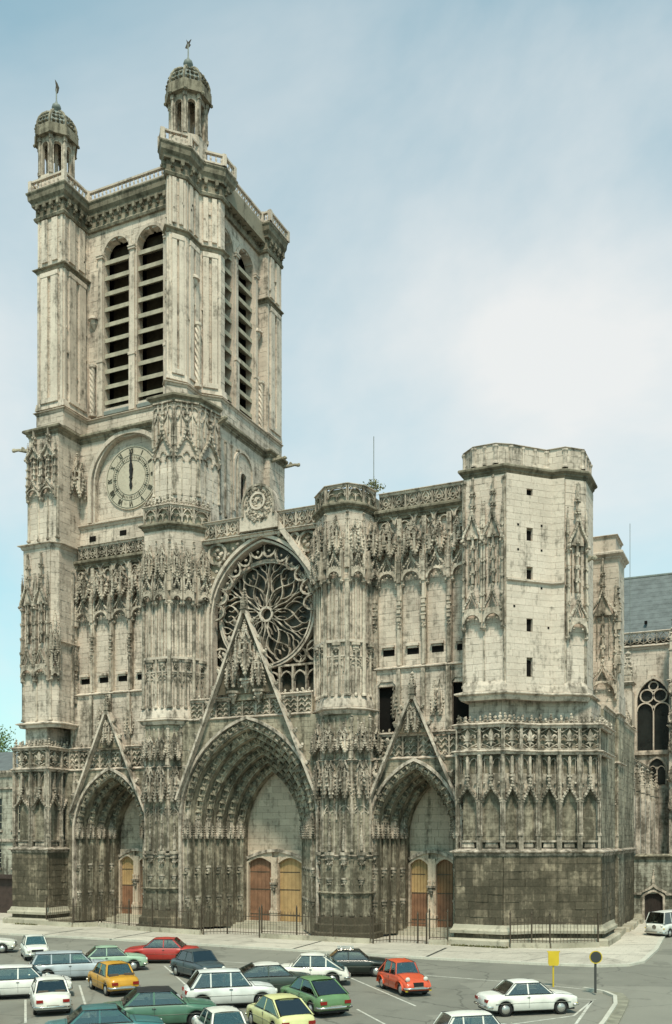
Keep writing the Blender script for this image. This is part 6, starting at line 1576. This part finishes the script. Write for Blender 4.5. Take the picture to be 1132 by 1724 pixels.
for a, z, w, h in wins:
    f = hb('window', 'glass_dark', lambda m: m.box(a-w/2, a+w/2, -.3, -.22, z, z+h))
    m = MB((-10, -1), (-9, -1)); m.bar([(a-w/2+.04, z), (a-w/2+.04, z+h-.04), (a+w/2-.04, z+h-.04), (a+w/2-.04, z)], .05, .04, -.22, -.12); m.box(a-.03, a+.03, -.22, -.16, z, z+h)
    for q in (.25, .5, .75): m.box(a-w/2, a+w/2, -.22, -.16, z+h*q-.025, z+h*q+.025)
    obj('window_bars', m, 'stone_base', f, kind='stuff')
    m = MB((-10, -1), (-9, -1)); m.box(a-w/2-.12, a+w/2+.12, -.1, .16, z-.15, z); obj('window_sill', m, 'stone', f)
m = MB((-10, -1), (-9, -1)); m.box(0, 17.6, -.1, .25, 7.2, 7.45); m.box(0, 17.6, -.1, .2, 12.4, 12.55); obj('string_course', m, 'stone', hs, kind='stuff')
m = MB(); m.molding([(-10.1, -1), (7.6, -1), (7.6, 9)], [(-.3, 13.6), (.1, 13.6), (.4, 14.0), (.4, 14.2), (-.3, 14.3)]); obj('eaves', m, 'stone', hs)
m = MB(); m.raw([(-10.2, -1.4, 14.2), (7.9, -1.4, 14.2), (6, 3.5, 16.6), (-10.2, 3.5, 16.6), (7.9, 9, 14.2), (-10.2, 9, 14.2)], [(0, 1, 2, 3), (1, 4, 2), (3, 2, 4, 5), (0, 3, 5)]); obj('roof', m, 'slate', hs)
def tree(x, y, h, rx_, rz_, label, n, seed, base=0.):
    rnd = random.Random(seed); t = tag(empty('leafy_tree', (x, y, base)), label, 'tree', 'trees behind the house')
    m = MB(); m.tube([(0, 0, 0), (.15, .1, h*.3), (0, .2, h*.6), (.1, 0, h*.9)], [.35, .28, .2, .06], 8)
    for k in range(7):
        a = k*.9; z0 = h*(.35+.06*k); m.tube([(0, 0, z0), (rx_*.4*math.cos(a), rx_*.4*math.sin(a), z0+h*.12), (rx_*.75*math.cos(a), rx_*.75*math.sin(a), z0+h*.2)], [.13, .08, .03], 5)
    obj('trunk', m, 'bark', t)
    m = MB(); cl = [(rnd.gauss(0, .45)*rx_, rnd.gauss(0, .45)*rx_, h-rz_+rnd.gauss(0, .45)*rz_) for _ in range(34)]
    for c in cl:
        m.tint = rnd.random()
        for k in range(n//34):
            v = Vector((rnd.gauss(0, 1), rnd.gauss(0, 1), rnd.gauss(0, .8))); p = Vector(c)+v*rx_*.17; s_ = rnd.uniform(.10, .2)
            a = Vector((rnd.gauss(0, 1), rnd.gauss(0, 1), rnd.gauss(0, 1))).normalized()*s_; b = a.cross(Vector((rnd.gauss(0, 1), rnd.gauss(0, 1), rnd.gauss(0, 1)))).normalized()*s_*.6
            m.raw([tuple(p-a), tuple(p+b), tuple(p+a), tuple(p-b)], [(0, 1, 2, 3)])
    obj('crown', m, 'leaf', t, kind='stuff')
tree(-52.5, 30, 20.2, 4.6, 4.4, 'green tree showing above the house roof beside the leftmost buttress', 6800, 3)
tree(-58, 29, 18.5, 4.6, 4.4, 'lower green tree at the left edge behind the house roof', 5000, 5)
# shrub sprouting from the top of the pier
sh = tag(empty('wall_shrub', (10.2, 2.6, 33.3)), 'small shrub sprouting on the parapet between the rose window and the right bay', 'shrub')
m = MB()
for k in range(5): m.tube([(0, 0, 0), (.1*k-.2, .05, .3), (.22*k-.4, .1, .7)], [.04, .03, .01], 4)
obj('stem', m, 'bark', sh)
m = MB()
for k in range(420):
    c = random.choice(((-.35, 0, .75), (.1, 0, 1.0), (.45, .1, .6), (0, -.1, .45))); p = Vector(c)+Vector((random.gauss(0, .2), random.gauss(0, .2), random.gauss(0, .17))); s_ = random.uniform(.05, .1)
    a = Vector((random.gauss(0, 1), random.gauss(0, 1), random.gauss(0, 1))).normalized()*s_; b = a.cross(Vector((random.gauss(0, 1), 1, random.gauss(0, 1)))).normalized()*s_*.6
    m.raw([tuple(p-a), tuple(p+b), tuple(p+a), tuple(p-b)], [(0, 1, 2, 3)])
obj('foliage', m, 'leaf_dry', sh, kind='stuff')
